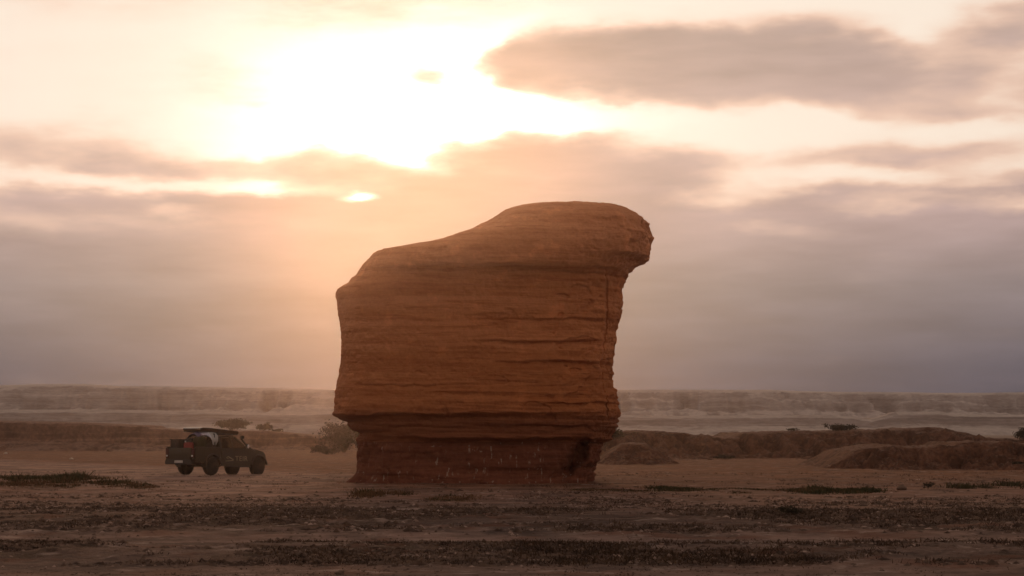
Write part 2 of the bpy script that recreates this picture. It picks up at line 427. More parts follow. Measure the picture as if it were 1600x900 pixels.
cl, _ = hill('cliff', [(-350, 604), (0, 602), (60, 600), (130, 600), (190, 603), (350, 605), (520, 609), (800, 608), (965, 609), (1200, 609), (1240, 611),
     (1300, 612), (1420, 613), (1500, 614), (1600, 613), (1950, 612)], 352, 405, 440, 1200, 200, M_cliff, gully=0.85, gs=0.12, steep=0.58, crest=0.85, face=(0.68, 0.90),
     rough=0.22, rs=0.25, crag=0.7, seed=1)
tag(cl, kind='structure')
tr, _ = hill('terrace', [(-350, 642), (0, 640), (250, 641), (420, 645), (560, 642), (800, 646), (965, 648), (1050, 650), (1150, 649), (1280, 648), (1335, 651), (1360, 656),
     (1385, 649), (1400, 643.5), (1462, 643), (1485, 647), (1600, 648), (1950, 646)], 320, 335, 350, 1000, 120, M_terrace, gully=0.40, gs=0.10, crest=0.9, face=(0.7, 0.85),
     steep=0.75, rough=0.14, rs=0.2, crag=0.3, seed=2)
tag(tr, kind='structure')
bl, bluff_z = hill('bluff', [(-420, 654), (-150, 656), (0, 657), (130, 660), (232, 664.5), (238, 668), (300, 672), (420, 673), (480, 679), (530, 688), (580, 697), (660, 706)],
     258, 282, 312, 620, 120, M_bluff, gully=0.50, gs=0.20, steep=0.45, rough=0.22, rs=0.5, crest=0.85, face=(0.80, 0.87), crag=0.6, seed=3)
tag(bl, kind='structure')
m1, ridge_z = hill('earth_ridge', [(900, 690), (945, 679), (980, 674), (1013, 673), (1061, 677), (1100, 679), (1131, 683.5), (1146, 682.5), (1164, 675.5), (1192, 675.5),
     (1240, 673), (1280, 674.5), (1340, 671.5), (1396, 671), (1450, 668), (1470, 668), (1496, 673), (1526, 680), (1540, 684), (1560, 685), (1600, 686), (1800, 684)],
     160, 184, 240, 620, 120, M_mound, gully=0.75, gs=0.45, steep=0.60, rough=0.50, rs=0.55, crest=0.75, crag=0.2, seed=4)
tag(m1, kind='structure')
m2, mound_z = hill('earth_mound', [(1270, 740), (1300, 726), (1335, 704), (1385, 695), (1440, 699), (1490, 697), (1502, 691), (1560, 690), (1600, 693), (1680, 694), (1800, 700)],
     103, 115, 138, 520, 120, M_mound, gully=0.80, gs=0.75, steep=0.60, rough=0.40, rs=0.9, crest=0.75, crag=0.2, seed=5, low=-0.3)
tag(m2, kind='structure')
m3, _ = hill('earth_mound', [(905, 740), (925, 728), (950, 708), (972, 694), (990, 691.5), (1010, 693), (1030, 704), (1050, 718), (1075, 735)],
     128, 136, 146, 220, 90, M_mound, gully=0.50, gs=0.8, steep=0.80, rough=0.14, rs=1.2, seed=6, low=-0.3)
tag(m3, kind='structure')

# ------------------------------------------------------------------ the rock
def rock_material(name, lo, hi, band, streak=0.0, foot=None):
    m, t, b = new_mat(name, 0.93, 0.12)
    pos = t.n('ShaderNodeNewGeometry').outputs['Position']
    x, y, z = t.sep(pos)
    big = t.noise(pos, 0.35, 4, 0.6)
    zz = t.m('MULTIPLY_ADD', t.m('SUBTRACT', big, 0.5), 0.20, t.m('MULTIPLY_ADD', x, 0.012, z))
    st1 = t.noise(t.xyz(t.m('MULTIPLY', x, 0.05), t.m('MULTIPLY', y, 0.05), zz), 1.5, 3, 0.6)
    st2 = t.noise(t.xyz(t.m('MULTIPLY', x, 0.07), t.m('MULTIPLY', y, 0.07), zz), 6.5, 6, 0.72)
    grain = t.noise(pos, 9.0, 5, 0.7)
    c = t.mix(t.step(st1, 0.34, 0.66), lo, hi)
    c = t.mix(t.step(st2, 0.46, 0.66, 0.0, 0.8), c, band)
    c = t.mix(t.m('MULTIPLY', grain, 0.9), t.v('SCALE', c, 0.74), t.v('SCALE', c, 1.26))
    blot = t.step(t.noise(t.v('ADD', pos, (9, 4, 2)), 1.1, 5, 0.62), 0.54, 0.70, 0.0, 0.6)
    c = t.mix(blot, c, t.v('SCALE', c, 1.45))
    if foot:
        c = t.mix(t.step(t.m('MULTIPLY_ADD', t.m('SUBTRACT', st1, 0.5), 3.0, zz), 7.0, 3.0, 0.0, 0.40), c, t.v('SCALE', lo, 0.62))  # lower wall darkened in colour to deepen the glow's fall-off downwards
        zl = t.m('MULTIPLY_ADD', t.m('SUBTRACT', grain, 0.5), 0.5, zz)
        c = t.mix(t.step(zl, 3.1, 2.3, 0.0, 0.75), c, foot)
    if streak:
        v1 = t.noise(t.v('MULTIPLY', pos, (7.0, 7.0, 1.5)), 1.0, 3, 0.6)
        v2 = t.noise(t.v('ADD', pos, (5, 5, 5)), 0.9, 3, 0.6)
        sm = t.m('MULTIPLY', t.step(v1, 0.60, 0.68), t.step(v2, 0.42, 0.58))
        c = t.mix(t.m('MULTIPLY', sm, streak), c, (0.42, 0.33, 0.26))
    t.put(b.inputs['Base Color'], c)
    bump(t, b, t.m('ADD', t.m('MULTIPLY', grain, 0.6), st2), 0.8, 0.06)
    return m
M_cap = rock_material('cap_sandstone', (0.48, 0.178, 0.070), (0.58, 0.235, 0.105), (0.40, 0.132, 0.050))  # cap colour lifted to strengthen the glow towards the top of the rock
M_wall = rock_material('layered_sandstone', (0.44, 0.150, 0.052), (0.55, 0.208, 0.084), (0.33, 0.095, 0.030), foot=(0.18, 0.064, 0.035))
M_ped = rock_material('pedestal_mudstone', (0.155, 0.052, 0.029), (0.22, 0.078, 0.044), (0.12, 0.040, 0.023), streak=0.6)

RY = 79.3
LEFT = [(320, 866), (320.7, 852), (322, 842), (324, 831), (330, 797), (336, 785), (349, 763), (364, 736), (371, 716), (383, 686), (389, 662), (393.5, 628), (398, 601),
        (401, 588), (410, 579), (432, 561), (448, 544), (456, 532), (465, 528), (474, 531), (502, 534), (519, 536), (563, 537), (587, 534), (611, 528), (627, 525),
        (645, 523), (650, 523), (653, 530), (660, 546), (666, 546), (671, 549), (675, 559), (695, 561), (729, 564), (745, 562), (760, 557)]
RIGHT = [(320, 872), (320.6, 895), (321, 905), (324, 949), (327, 967), (335, 986), (349, 1006), (361, 1008), (374, 1013), (391, 1013), (406, 1011), (411, 1000), (415, 993),
         (421, 987), (427, 979), (447, 976), (451, 972), (475, 971), (502, 966), (516, 961), (543, 959), (570, 957), (581, 956), (594, 959), (621, 961), (633, 963),
         (649, 966), (658, 962), (665, 961), (687, 958), (693, 946), (702, 939), (720, 934), (729, 925), (749, 920), (760, 914)]
FRONT = [(320, .3), (321, .9), (324, 1.9), (330, 2.9), (340, 3.6), (355, 4.15), (375, 4.5), (400, 4.75), (420, 4.8), (428, 4.72), (436, 4.40), (445, 4.30), (500, 4.25),
         (560, 4.3), (620, 4.45), (648, 4.5), (655, 4.32), (668, 4.2), (684, 4.15), (692, 3.86), (720, 3.85), (745, 3.98), (760, 4.2)]
def make_rock():
    root = empty('rock_tower', (X(740, RY), RY, 0), 0, 'tall freestanding red sandstone rock with overhanging cap and narrow base on the flat', 'rock')
    pys = np.concatenate([np.linspace(320.05, 324, 14), np.linspace(324.5, 345, 36)[0:], np.linspace(346, 430, 110), np.linspace(430.7, 690, 330), np.linspace(690.7, 763, 96)])
    zs = Z(pys, RY)
    # columns: more of them on the side that faces the picture
    t = np.linspace(0, 1, 940, endpoint=False)
    phi = np.where(t < 0.72, math.pi * (1.0 + 0.0) + (t / 0.72) * math.pi, (t - 0.72) / 0.28 * math.pi)   # front half is sin < 0
    xl = X(np.interp(pys, *zip(*LEFT)), RY); xrr = X(np.interp(pys, *zip(*RIGHT)), RY)
    a = (xrr - xl) / 2; xc = (xrr + xl) / 2
    bf = np.interp(pys, *zip(*FRONT))
    P_, C = np.meshgrid(pys, phi, indexing='ij')
    A = a[:, None]; XC = xc[:, None]; ZZ = np.repeat(zs[:, None], len(phi), 1)
    Pw = P_ + (3.5 * fb(np.cos(C) * 3.2, np.sin(C) * 3.2, 0, 4, 15) * ss(632, 650, P_) * (1 - ss(715, 740, P_))) + 2.5 * fb(np.cos(C) * 5, np.sin(C) * 3, 0, 4, 16) * ss(405, 425, P_) * (1 - ss(450, 470, P_))
    BF = np.interp(Pw, *zip(*FRONT)); B = np.where(np.sin(C) < 0, BF, BF * 0.85 + 0.1)
    n = 3.0 - 0.7 * ss(345, 322, P_)
    cs, sn = np.cos(C), np.sin(C)
    r = 1.0 / (np.abs(cs / A) ** n + np.abs(sn / B) ** n) ** (1 / n)
    x = XC + r * cs; y = r * sn
    nx = np.sign(cs) * np.abs(cs * r / A) ** (n - 1) / A; ny = np.sign(sn) * np.abs(sn * r / B) ** (n - 1) / B
    ln = np.sqrt(nx ** 2 + ny ** 2) + 1e-9; nx /= ln; ny /= ln
    px = 800 + x / (RY + y) * F                       # picture column, used to place the ledges seen on the front
    # ---- layers: ledges stand proud, soft beds are worn back
    zq = ZZ + 0.055 * fb(x * 0.22, y * 0.22, 0, 3, 2) + 0.012 * x
    stepn = lambda q, k: np.tanh(3.0 * q) * k
    lay = fb(zq * 1.3, x * 0.05, y * 0.05, 2, 31) * 0.40 + stepn(fb(zq * 4.5, x * 0.22, y * 0.22, 2, 33), 0.30) + stepn(fb(zq * 12.0, x * 0.55, y * 0.55, 2, 37), 0.17) + fb(zq * 26.0, x * 1.1, y * 1.1, 2, 39) * 0.12
    amp = np.interp(P_, [320, 400, 425, 440, 520, 560, 640, 690, 700, 763], [0.0, .012, .03, .018, .020, .036, .075, .11, .05, .045])
    amp = amp * (0.40 + 0.60 * ss(600, 850, px)) + 0.02 * ss(640, 660, P_)
    d = amp * lay
    # ---- lumps and pits
    d += 0.085 * fb(x * 0.45, y * 0.45, ZZ * 0.45, 4, 51) * ss(322, 345, P_)
    capm = ss(335, 360, P_) * (1 - ss(418, 432, P_))
    d += capm * (0.05 * fb(x * 1.6, y * 1.6, ZZ * 1.6, 4, 53) - 0.16 * np.maximum(0, fb(x * 1.5, y * 1.5, ZZ * 2.4, 3, 55) - 0.35) * ss(820, 960, px))
    d += 0.030 * fb(x * 4, y * 4, ZZ * 4, 4, 57) * ss(322, 330, P_)
    # flakes that have broken away: flat shallow scars with a sharp rim, and small pits
    fl = fb(x * 0.8 + 9, y * 0.8, zq * 1.5, 3, 111)
    d += -0.07 * ss(0.30, 0.36, fl) * ss(430, 445, P_) * (1 - ss(690, 700, P_)) * ss(700, 860, px)
    d += -0.09 * np.maximum(0, fb(x * 3.2, y * 3.2, ZZ * 4.5, 2, 113) - 0.55) * ss(330, 350, P_)
    edge = ss(0.55, 0.9, np.abs(cs))
    d += capm * ss(0.5, 0.85, cs) * (0.10 * fb(x * 2.6, y * 2.6, ZZ * 2.6, 4, 119) + stepn(fb(x * 1.7, y * 1.7, ZZ * 2.2, 2, 120), 0.06))
    d += edge * ss(330, 350, P_) * (0.30 + 0.60 * ss(0, 0.3, cs)) * (0.045 * fb(zq * 7.0, x * 1.2, y * 1.2, 3, 115) + 0.035 * fb(x * 6, y * 6, ZZ * 6, 3, 117))
    # ---- marked ledges (row, depth, thickness below, from column, to column)
    for row, dep, th_, c0, c1 in ((431, .30, 7, 690, 1000), (437, .12, 4, 800, 1000), (462, .05, 5, 640, 900), (500, .04, 5, 700, 900), (508, .07, 5, 740, 940), (541, .12, 7, 720, 945), (572, .20, 6, 775, 950),
                                  (592, .09, 5, 790, 960), (606, .08, 4, 560, 760), (617, .08, 4, 700, 930), (633, .20, 6, 800, 960), (652, .20, 9, 500, 790), (655, .14, 6, 780, 960),
                                  (668, .12, 5, 590, 960), (688, .28, 10, 540, 980), (676, .10, 4, 540, 700)):
        rr = row + 1.6 * fb(x * 0.5, y * 0.2, 0, 3, row) + 1.5 * vn(x * 2.2, 0, 0, row + 1)
        mk = ss(c0 - 25, c0 + 25, px) * (1 - ss(c1 - 20, c1 + 20, px)) * (sn < 0.4)
        below = np.where(P_ > rr, np.exp(-((P_ - rr) / th_) ** 2), np.exp(-((P_ - rr) / 1.2) ** 2))
        lip = np.exp(-((P_ - rr + 3.5) / 3.0) ** 2)
        mk = mk * np.clip(0.55 + 1.1 * fb(x * 0.45, y * 0.2, 0, 3, row + 7), 0.0, 1.15)
        d += mk * (-0.55 * dep * below + 0.30 * dep * lip)
    # ---- the long upright crack on the right and the slice set back beyond it
    crk = np.interp(P_, [425, 440, 520, 580, 612, 640, 655], [950, 949, 945, 940.5, 944, 948, 950]) + 1.2 * vn(ZZ * 1.6, 0, 0, 71)
    cm = ss(428, 440, P_) * (1 - ss(640, 662, P_)) * (sn < 0)
    inward = cm * ((0.26 + 0.14 * vn(ZZ * 1.1, 0, 0, 72)) * np.exp(-((px - crk) / 1.9) ** 2) + 0.14 * ss(0, 4, px - crk))
    c2 = 793 + 1.5 * vn(ZZ * 2, 0, 0, 73)
    d += -0.05 * np.exp(-((px - c2) / 2.0) ** 2) * ss(500, 508, P_) * (1 - ss(535, 548, P_)) * (sn < 0)
    # ---- pedestal: flutes, hollow on the right with a pillar before it, dust at the foot
    pm = ss(690, 700, P_)
    d += pm * (0.10 * stepn(fb(zq * 2.2, x * .3, y * .3, 3, 121), 1.0) * .5)
    d += pm * (0.12 * fb(x * 1.7, y * 1.7, ZZ * 0.35, 4, 81) + 0.05 * fb(x * 5, y * 5, ZZ * 1.4, 3, 83))
    pxw = px + 9 * fb(x * 1.1, y * 1.1, ZZ * 1.1, 4, 101)
    hol = np.exp(-((pxw - (918 - 0.62 * (P_ - 690))) / 11) ** 2) * ss(684, 698, P_ + 4 * fb(x * 1.5, 0, 0, 3, 103)) * (1 - ss(730, 757, P_ + 6 * fb(x * 1.2, ZZ * .5, 0, 3, 103)))
    inward = inward + 1.0 * np.clip(hol, 0, 1) * (sn < 0.1)
    d += -0.25 * np.exp(-((px - 570) / 3.0) ** 2) * pm * (sn < 0)
    foot = np.clip((0.55 - ZZ) / 0.55, 0, 1.4) ** 2
    d += foot * (0.16 + 0.30 * fb(x * 0.9, y * 0.9, 0, 4, 87)) * (1 - ss(0.35, 0.75, cs) * 0.95)
    # broken right and left outline in the lower wall
    d += 0.10 * ss(590, 640, P_) * (1 - ss(686, 692, P_)) * fb(zq * 3.1, x * .6, y * .6, 3, 91) * ss(0.75, 0.95, np.abs(cs))
    x = x + nx * d; y = y + ny * d + inward
    zt = ZZ + (0.03 * fb(x * 1.2, y * 1.2, 0, 3, 95) + 0.022 * fb(x * 4.5, y * 4.5, 0, 3, 97)) * ss(560, 330, P_)
    V = np.stack([x - (root.location.x), y, zt], -1)
    nr, nc = P_.shape
    i1 = int(np.abs(pys - 430.5).argmin()); i2 = int(np.abs(pys - 690.3).argmin())
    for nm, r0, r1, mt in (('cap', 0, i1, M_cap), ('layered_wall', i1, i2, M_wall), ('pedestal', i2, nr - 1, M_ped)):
        W = V[r0:r1 + 1].reshape(-1, 3)
        FQ = grid_faces(r1 - r0 + 1, nc, wrap=True)[:, ::-1]
        if nm == 'cap':
            top = V[0].mean(0) + (0, 0, 0.004)
            k = len(W); W = np.vstack([W, top])
            j = np.arange(0, nc, 2)
            FQ = np.vstack([FQ, np.stack([np.full(len(j), k), j, (j + 1) % nc, (j + 2) % nc], -1)])
        np_mesh(nm, W, FQ, mt, root)
    return root
make_rock()

# ------------------------------------------------------------------ low growth and clods
def leaf_mat(name, a, b_, rough=0.85):
    m, t, b = new_mat(name, rough, 0.15)
    pos = t.n('ShaderNodeNewGeometry').outputs['Position']
    t.put(b.inputs['Base Color'], t.mix(t.step(t.noise(pos, 1.7, 4, 0.65), 0.36, 0.64), a, b_))
    return m
M_dry = leaf_mat('dead_growth', (0.026, 0.014, 0.008), (0.085, 0.048, 0.026))
M_weed = leaf_mat('green_weed', (0.020, 0.026, 0.008), (0.060, 0.050, 0.018))
M_straw = leaf_mat('straw', (0.075, 0.038, 0.016), (0.15, 0.082, 0.038))
M_pale = leaf_mat('dry_crust', (0.17, 0.105, 0.078), (0.34, 0.235, 0.185), 0.95)
M_rubble = leaf_mat('rock_crumbs', (0.13, 0.045, 0.024), (0.24, 0.095, 0.055), 0.95)
M_clod = leaf_mat('clod', (0.040, 0.022, 0.014), (0.120, 0.075, 0.052), 0.95)

def gh(x, y): return ground_h(np.asarray(x, float), np.asarray(y, float))
def blades(cx, cy, h, spread, per, width=0.02, lean=0.6, base=None):
    """a fan of narrow bent blades at every centre: arrays in, vertices and quads out"""
    n = len(cx); k = n * per
    x0 = np.repeat(cx, per) + rng.normal(0, 1, k) * np.repeat(spread, per)
    y0 = np.repeat(cy, per) + rng.normal(0, 1, k) * np.repeat(spread, per)
    hh = np.repeat(h, per) * rng.uniform(0.45, 1.1, k)
    a = rng.uniform(0, 2 * math.pi, k); ln = rng.uniform(0.1, lean, k) * hh
    tx, ty = np.cos(a) * ln, np.sin(a) * ln
    b = rng.uniform(0, 2 * math.pi, k); wx, wy = np.cos(b) * width, np.sin(b) * width
    z0 = gh(x0, y0) - 0.015 if base is None else np.repeat(base, per)
    V = np.empty((k, 4, 3))
    V[:, 0] = np.stack([x0 - wx, y0 - wy, z0], -1); V[:, 1] = np.stack([x0 + wx, y0 + wy, z0], -1)
    V[:, 2] = np.stack([x0 + tx + wx * .35, y0 + ty + wy * .35, z0 + hh], -1); V[:, 3] = np.stack([x0 + tx - wx * .35, y0 + ty - wy * .35, z0 + hh * .94], -1)
    return V.reshape(-1, 3), np.arange(k * 4).reshape(-1, 4)
def lumps(cx, cy, s):
    """low irregular clods, each a squashed octahedron with its own corners"""
    n = len(cx)
    base = np.array([(1, 0, 0), (0, 1, 0), (-1, 0, 0), (0, -1, 0), (0, 0, 1), (.7, .7, -.2), (-.7, .7, -.2), (-.7, -.7, -.2), (.7, -.7, -.2)], float)
    V = base[None] * rng.uniform(0.6, 1.3, (n, 9, 3)) * np.stack([s * rng.uniform(.8, 1.6, n), s * rng.uniform(.8, 1.4, n), s * rng.uniform(.35, .75, n)], -1)[:, None, :]
    a = rng.uniform(0, 6.28, n); ca, sa = np.cos(a)[:, None], np.sin(a)[:, None]
    vx = V[..., 0] * ca - V[..., 1] * sa + cx[:, None]; vy = V[..., 0] * sa + V[..., 1] * ca + cy[:, None]
    vz = V[..., 2] + gh(cx, cy)[:, None]
    f = np.array([(0, 5, 4), (5, 1, 4), (1, 6, 4), (6, 2, 4), (2, 7, 4), (7, 3, 4), (3, 8, 4), (8, 0, 4)])
    return np.stack([vx, vy, vz], -1).reshape(-1, 3), (f[None] + (np.arange(n) * 9)[:, None, None]).reshape(-1, 3)
def strip_points(n, py0, py1, tilt=0.035, spread=0.30, clump=0.55):
    """points on flat ground between two picture rows, gathered in clumps"""
    y = rng.uniform(YG(py1), YG(py0), n * 3)
    x = rng.uniform(-1, 1, n * 3) * spread * y
    keep = vn(x * 0.35, y * 0.35, 0, 5) + 0.7 * vn(x * 1.3, y * 1.3, 0, 8) + rng.normal(0, .25, n * 3) > clump - 0.52
    x, y = x[keep][:n], y[keep][:n]
    return x, y - tilt * x
def join(parts):
    V, Q, o = [], [], 0
    for v, q in parts: V.append(v); Q.append(q + o); o += len(v)
    return np.vstack(V), np.vstack(Q)
def growth():
    P_ = []
    for n, a, b, h in ((4200, 797, 832, .048), (3400, 845, 881, .044), (1800, 774, 800, .04), (250, 832, 846, .02), (250, 881, 900, .02), (1300, 738, 774, .05)):
        x, y = strip_points(n, a, b)
        k = len(x)
        P_.append(blades(x, y, h * rng.uniform(.5, 1.7, k) * (1 + .4 * (x > 0)), np.full(k, .08), 7, 0.009, 1.6))
    tag(np_mesh('dead_growth', *join(P_), M_dry, smooth=False), 'low dark dead growth in rough strips between the wheel tracks', kind='stuff')
    P_ = []
    for n, a, b, s in ((6500, 797, 833, .055), (4200, 845, 882, .042), (2200, 770, 800, .05), (700, 832, 846, .02), (600, 882, 900, .016), (500, 738, 772, .05)):
        x, y = strip_points(n, a, b, clump=.4)
        P_.append(lumps(x, y, s * rng.uniform(.4, 1.6, len(x)) ** 1.3))
    tag(np_mesh('clods', *join(P_), M_clod), 'scattered small dark clods of broken soil on the flat', kind='stuff')
    P_ = []
    for n, a, b, s in ((1300, 795, 835, .04), (700, 845, 883, .028), (600, 768, 796, .04)):
        x, y = strip_points(n, a, b, clump=.1)
        P_.append(lumps(x, y, s * rng.uniform(.4, 1.5, len(x)) ** 1.3))
    tag(np_mesh('pale_clods', *join(P_), M_pale), 'scattered pale crusts of dry mud on the rough ground', kind='stuff')
    # green and straw-coloured weeds: one strip on the left, a broken strip on the right
    G, S = [], []
    def patch(px0, py0, px1, py1, n, dep, h, green):
        t = rng.uniform(0, 1, n)
        y = YG(py0 + (py1 - py0) * t) + rng.normal(0, dep, n)
        x = (px0 + (px1 - px0) * t - 800) / F * y
        ok = vn(x * .6, y * .25, 0, 61) + .6 * vn(x * 1.9, y * .8, 0, 62) > (-.42 if px1 < 400 else -.15)
        x, y = x[ok], y[ok]; k = len(x)
        hh = h * rng.uniform(.3, 1.2, k) * (0.75 + .6 * vn(x * .9, y * .3, 0, 63))
        g = rng.uniform(0, 1, k) < green
        G.append(blades(x[g], y[g], np.maximum(hh[g], .04), np.full(g.sum(), .16), 16, 0.018, 1.1))
        S.append(blades(x[~g], y[~g], np.maximum(hh[~g] * .8, .04), np.full((~g).sum(), .16), 14, 0.014, 1.1))
    patch(-160, 748, 130, 750, 480, 2.2, .25, .62); patch(-160, 756, 120, 758, 520, 2.2, .17, .10); patch(90, 752, 200, 755, 420, 2.2, .22, .40); patch(150, 759, 242, 763, 240, 1.3, .17, .25)
    patch(1015, 765, 1130, 766, 200, 1.2, .20, .75); patch(1120, 766, 1290, 768, 330, 1.5, .15, .5); patch(1265, 767, 1370, 767, 240, 1.3, .18, .75)
    patch(1480, 762, 1590, 761, 220, 1.4, .22, .9); patch(1430, 764, 1460, 764, 60, .5, .26, .5); patch(1560, 762, 1800, 764, 260, 1.8, .18, .6)
    patch(560, 775, 640, 776, 150, .9, .16, .1); patch(670, 779, 740, 779, 110, .8, .14, .1); patch(890, 766, 1010, 768, 160, .8, .07, .3)
    tag(np_mesh('weeds', *join(G), M_weed, smooth=False), 'patches of low green weeds along the near edge of the flat', kind='stuff')
    tag(np_mesh('dry_grass', *join(S), M_straw, smooth=False), 'straw coloured dry grass mixed into the weed patches', kind='stuff')
    # crumbled bits along the foot of the rock
    a = rng.uniform(math.pi, 2 * math.pi, 420); k = rng.exponential(.35, 420)
    cx, cy = X(738, RY) + (4.45 + k) * np.sign(np.cos(a)) * np.abs(np.cos(a)) ** .7, RY - (4.0 + k) * np.abs(np.sin(a)) ** .7
    tag(np_mesh('rubble', *lumps(cx, cy, .028 + .05 * rng.uniform(0, 1, 420) ** 4), M_rubble), 'small red crumbs of rock lying along the foot of the tall rock', kind='stuff')
    # a few dry stems on the crest of the rock
    pxs = rng.uniform(925, 1000, 46)
    cx = X(pxs, RY); ct = Z(np.interp(pxs, [905, 949, 967, 986, 1006], [321.4, 324.6, 327.6, 335.6, 349.5]), RY) - .03
    tag(np_mesh('rock_top_grass', *blades(cx, np.full(46, RY - .2) + rng.normal(0, .5, 46), np.full(46, .13), np.full(46, .05), 5, .008, .8, base=ct), M_straw, smooth=False),
        'thin dry grass on the crest of the rock above its overhang', kind='stuff')
growth()

# ------------------------------------------------------------------ bushes and trees
M_bark = flat_mat('bark', (0.07, 0.045, 0.030), 0.9, 0.1, var=.4, scale=9)
M_leaf_a = leaf_mat('dusty_foliage', (0.050, 0.042, 0.022), (0.095, 0.075, 0.042))
M_leaf_b = leaf_mat('grey_foliage', (0.022, 0.017, 0.013), (0.052, 0.040, 0.030))
M_leaf_c = leaf_mat('dark_foliage', (0.022, 0.020, 0.012), (0.050, 0.040, 0.022))
def tube_np(p0, p1, r0, r1, k=6):
    p0, p1 = np.array(p0, float), np.array(p1, float)
    d = p1 - p0; d /= np.linalg.norm(d) + 1e-9
    u = np.cross(d, (0.3, 0.9, 0.1)); u /= np.linalg.norm(u); v = np.cross(d, u)
    a = np.linspace(0, 2 * math.pi, k, endpoint=False)[:, None]
    ring = np.cos(a) * u + np.sin(a) * v
    V = np.vstack([p0 + ring * r0, p1 + ring * r1])
    j = np.arange(k)
    return V, np.stack([j, (j + 1) % k, (j + 1) % k + k, j + k], -1)
def plant(name, cat, label, loc, width, height, mat, n_limb=9, leaves=2600, leaf=0.10, base_h=0.12, droop=0.0, depth=0.8, seed=1, group=None):
    """limbs rising from the foot, twigs on them, leaf faces gathered round the twig ends"""
    g = np.random.default_rng(seed)
    root = empty(name, loc, 0, label, cat, group)
    W, ends = [], []
    for i in range(n_limb):
        a = g.uniform(0, 2 * math.pi); s = math.sqrt(g.uniform(0.02, 1))
        tip = np.array([math.cos(a) * s * width / 2 * .8, math.sin(a) * s * width / 2 * .8 * depth, height * g.uniform(.55, .88) * (1 - .45 * s * s)])
        mid = tip * (.45, .45, .55) + g.normal(0, .05, 3) * width * .3
        mid[2] = max(mid[2], .06)
        r = 0.022 * height * g.uniform(.7, 1.2)
        W.append(tube_np((g.normal(0, .04), g.normal(0, .04), -.1), mid, r, r * .7)); W.append(tube_np(mid, tip, r * .7, r * .3))
        for j in range(7):
            q = mid + (tip - mid) * g.uniform(.1, 1.05)
            e = q + g.normal(0, 1, 3) * np.array([.16 * width, .16 * width * depth, .10 * height]) + (0, 0, .06 * height - droop * height * .1)
            e[2] = max(e[2], base_h * height)
            W.append(tube_np(q, e, r * .3, r * .1, 4)); ends.append(e)
    np_mesh('trunk', *join(W), M_bark, root)
    ends = np.array(ends)
    idx = g.integers(0, len(ends), leaves)
    sc = np.array([.075 * width, .075 * width * depth, .085 * height]) * g.uniform(.5, 1.3, (len(ends), 1))[idx]
    c = ends[idx] + g.normal(0, 1, (leaves, 3)) * sc
    c[:, 2] = np.clip(c[:, 2], .02, height * 1.02)
    u = g.normal(0, 1, (leaves, 3)); u /= np.linalg.norm(u, axis=1)[:, None]
    v = np.cross(u, g.normal(0, 1, (leaves, 3))); v /= np.linalg.norm(v, axis=1)[:, None]
    sz = leaf * g.uniform(.5, 1.4, (leaves, 1))
    V = np.stack([c - u * sz, c + v * sz * .45, c + u * sz, c - v * sz * .45], 1).reshape(-1, 3)
    np_mesh('crown', V, np.arange(leaves * 4).reshape(-1, 4), mat, root, smooth=False)
    return root
def on_bluff(px, Y): return (X(px, Y), Y, bluff_z(X(px, Y), Y) - .05)
def on_ridge(px, Y): return (X(px, Y), Y, ridge_z(X(px, Y), Y) - .05)
plant('bush', 'bush', 'widest of the bushes on the brown bluff behind the pickup truck', on_bluff(361, 284), 5.6, 1.75, M_leaf_a, 13, 4200, .13, seed=3)
plant('bush', 'bush', 'small square bush beside the wide one on the bluff right of the pickup roof', on_bluff(411, 284), 2.3, 1.25, M_leaf_a, 8, 1900, .11, seed=4)
plant('bush', 'bush', 'very low flat bush on the bluff at the right end of the bush row', on_bluff(435, 284), 1.6, .5, M_leaf_a, 6, 700, .09, seed=5)
plant('tamarisk_tree', 'tree', 'hazy grey feathery tree showing at the left side of the rock pedestal', (X(538, 236), 236, 0.0), 5.0, 3.9, M_leaf_b, 16, 6500, .13, base_h=.06, seed=6)
plant('bush', 'bush', 'low pale dry bush in front of the feathery tree by the rock', (X(512, 205), 205, 0.0), 2.9, 1.0, M_leaf_b, 9, 1900, .09, base_h=.05, seed=16)
plant('bush', 'bush', 'bush peeping out behind the right edge of the rock above the red mound', on_ridge(952, 181), 3.0, 1.15, M_leaf_a, 9, 2400, .10, seed=7)
plant('bush', 'bush', 'spiky dark bush on the skyline of the right hand earth ridge', on_ridge(1318, 184), 2.7, .72, M_leaf_c, 11, 1900, .085, seed=8)
plant('bush', 'bush', 'tiny round bush on the ridge crest left of the spiky one', on_ridge(1238, 184), 1.1, .32, M_leaf_c, 6, 500, .06, seed=9)
plant('bush', 'bush', 'dark round bush cut by the right edge of the picture on the ridge', on_ridge(1604, 182), 2.1, 1.15, M_leaf_c, 9, 2200, .095, seed=10)
plant('bush', 'bush', 'dark low bush at the foot of the far ridge between the mounds', (X(1130, 163), 163, 0.0), 1.9, .34, M_leaf_c, 7, 700, .07, seed=11)
plant('bush', 'bush', 'small dark bush low on the near mound at the right picture edge', (X(1590, 108), 108, mound_z(X(1590, 108), 108) - .03), 1.1, .38, M_leaf_c, 6, 600, .05, seed=12)
plant('bush', 'bush', 'small dead bush alone on the pale ground right of the green weeds', (X(1449, 68.5), 68.5, 0.0), .42, .26, M_leaf_c, 6, 420, .025, seed=13)
plant('bush', 'bush', 'dark dead bush in the rough strip below the right weeds', (X(1235, 44), 44, 0.0), .62, .27, M_leaf_c, 8, 900, .022, seed=14)

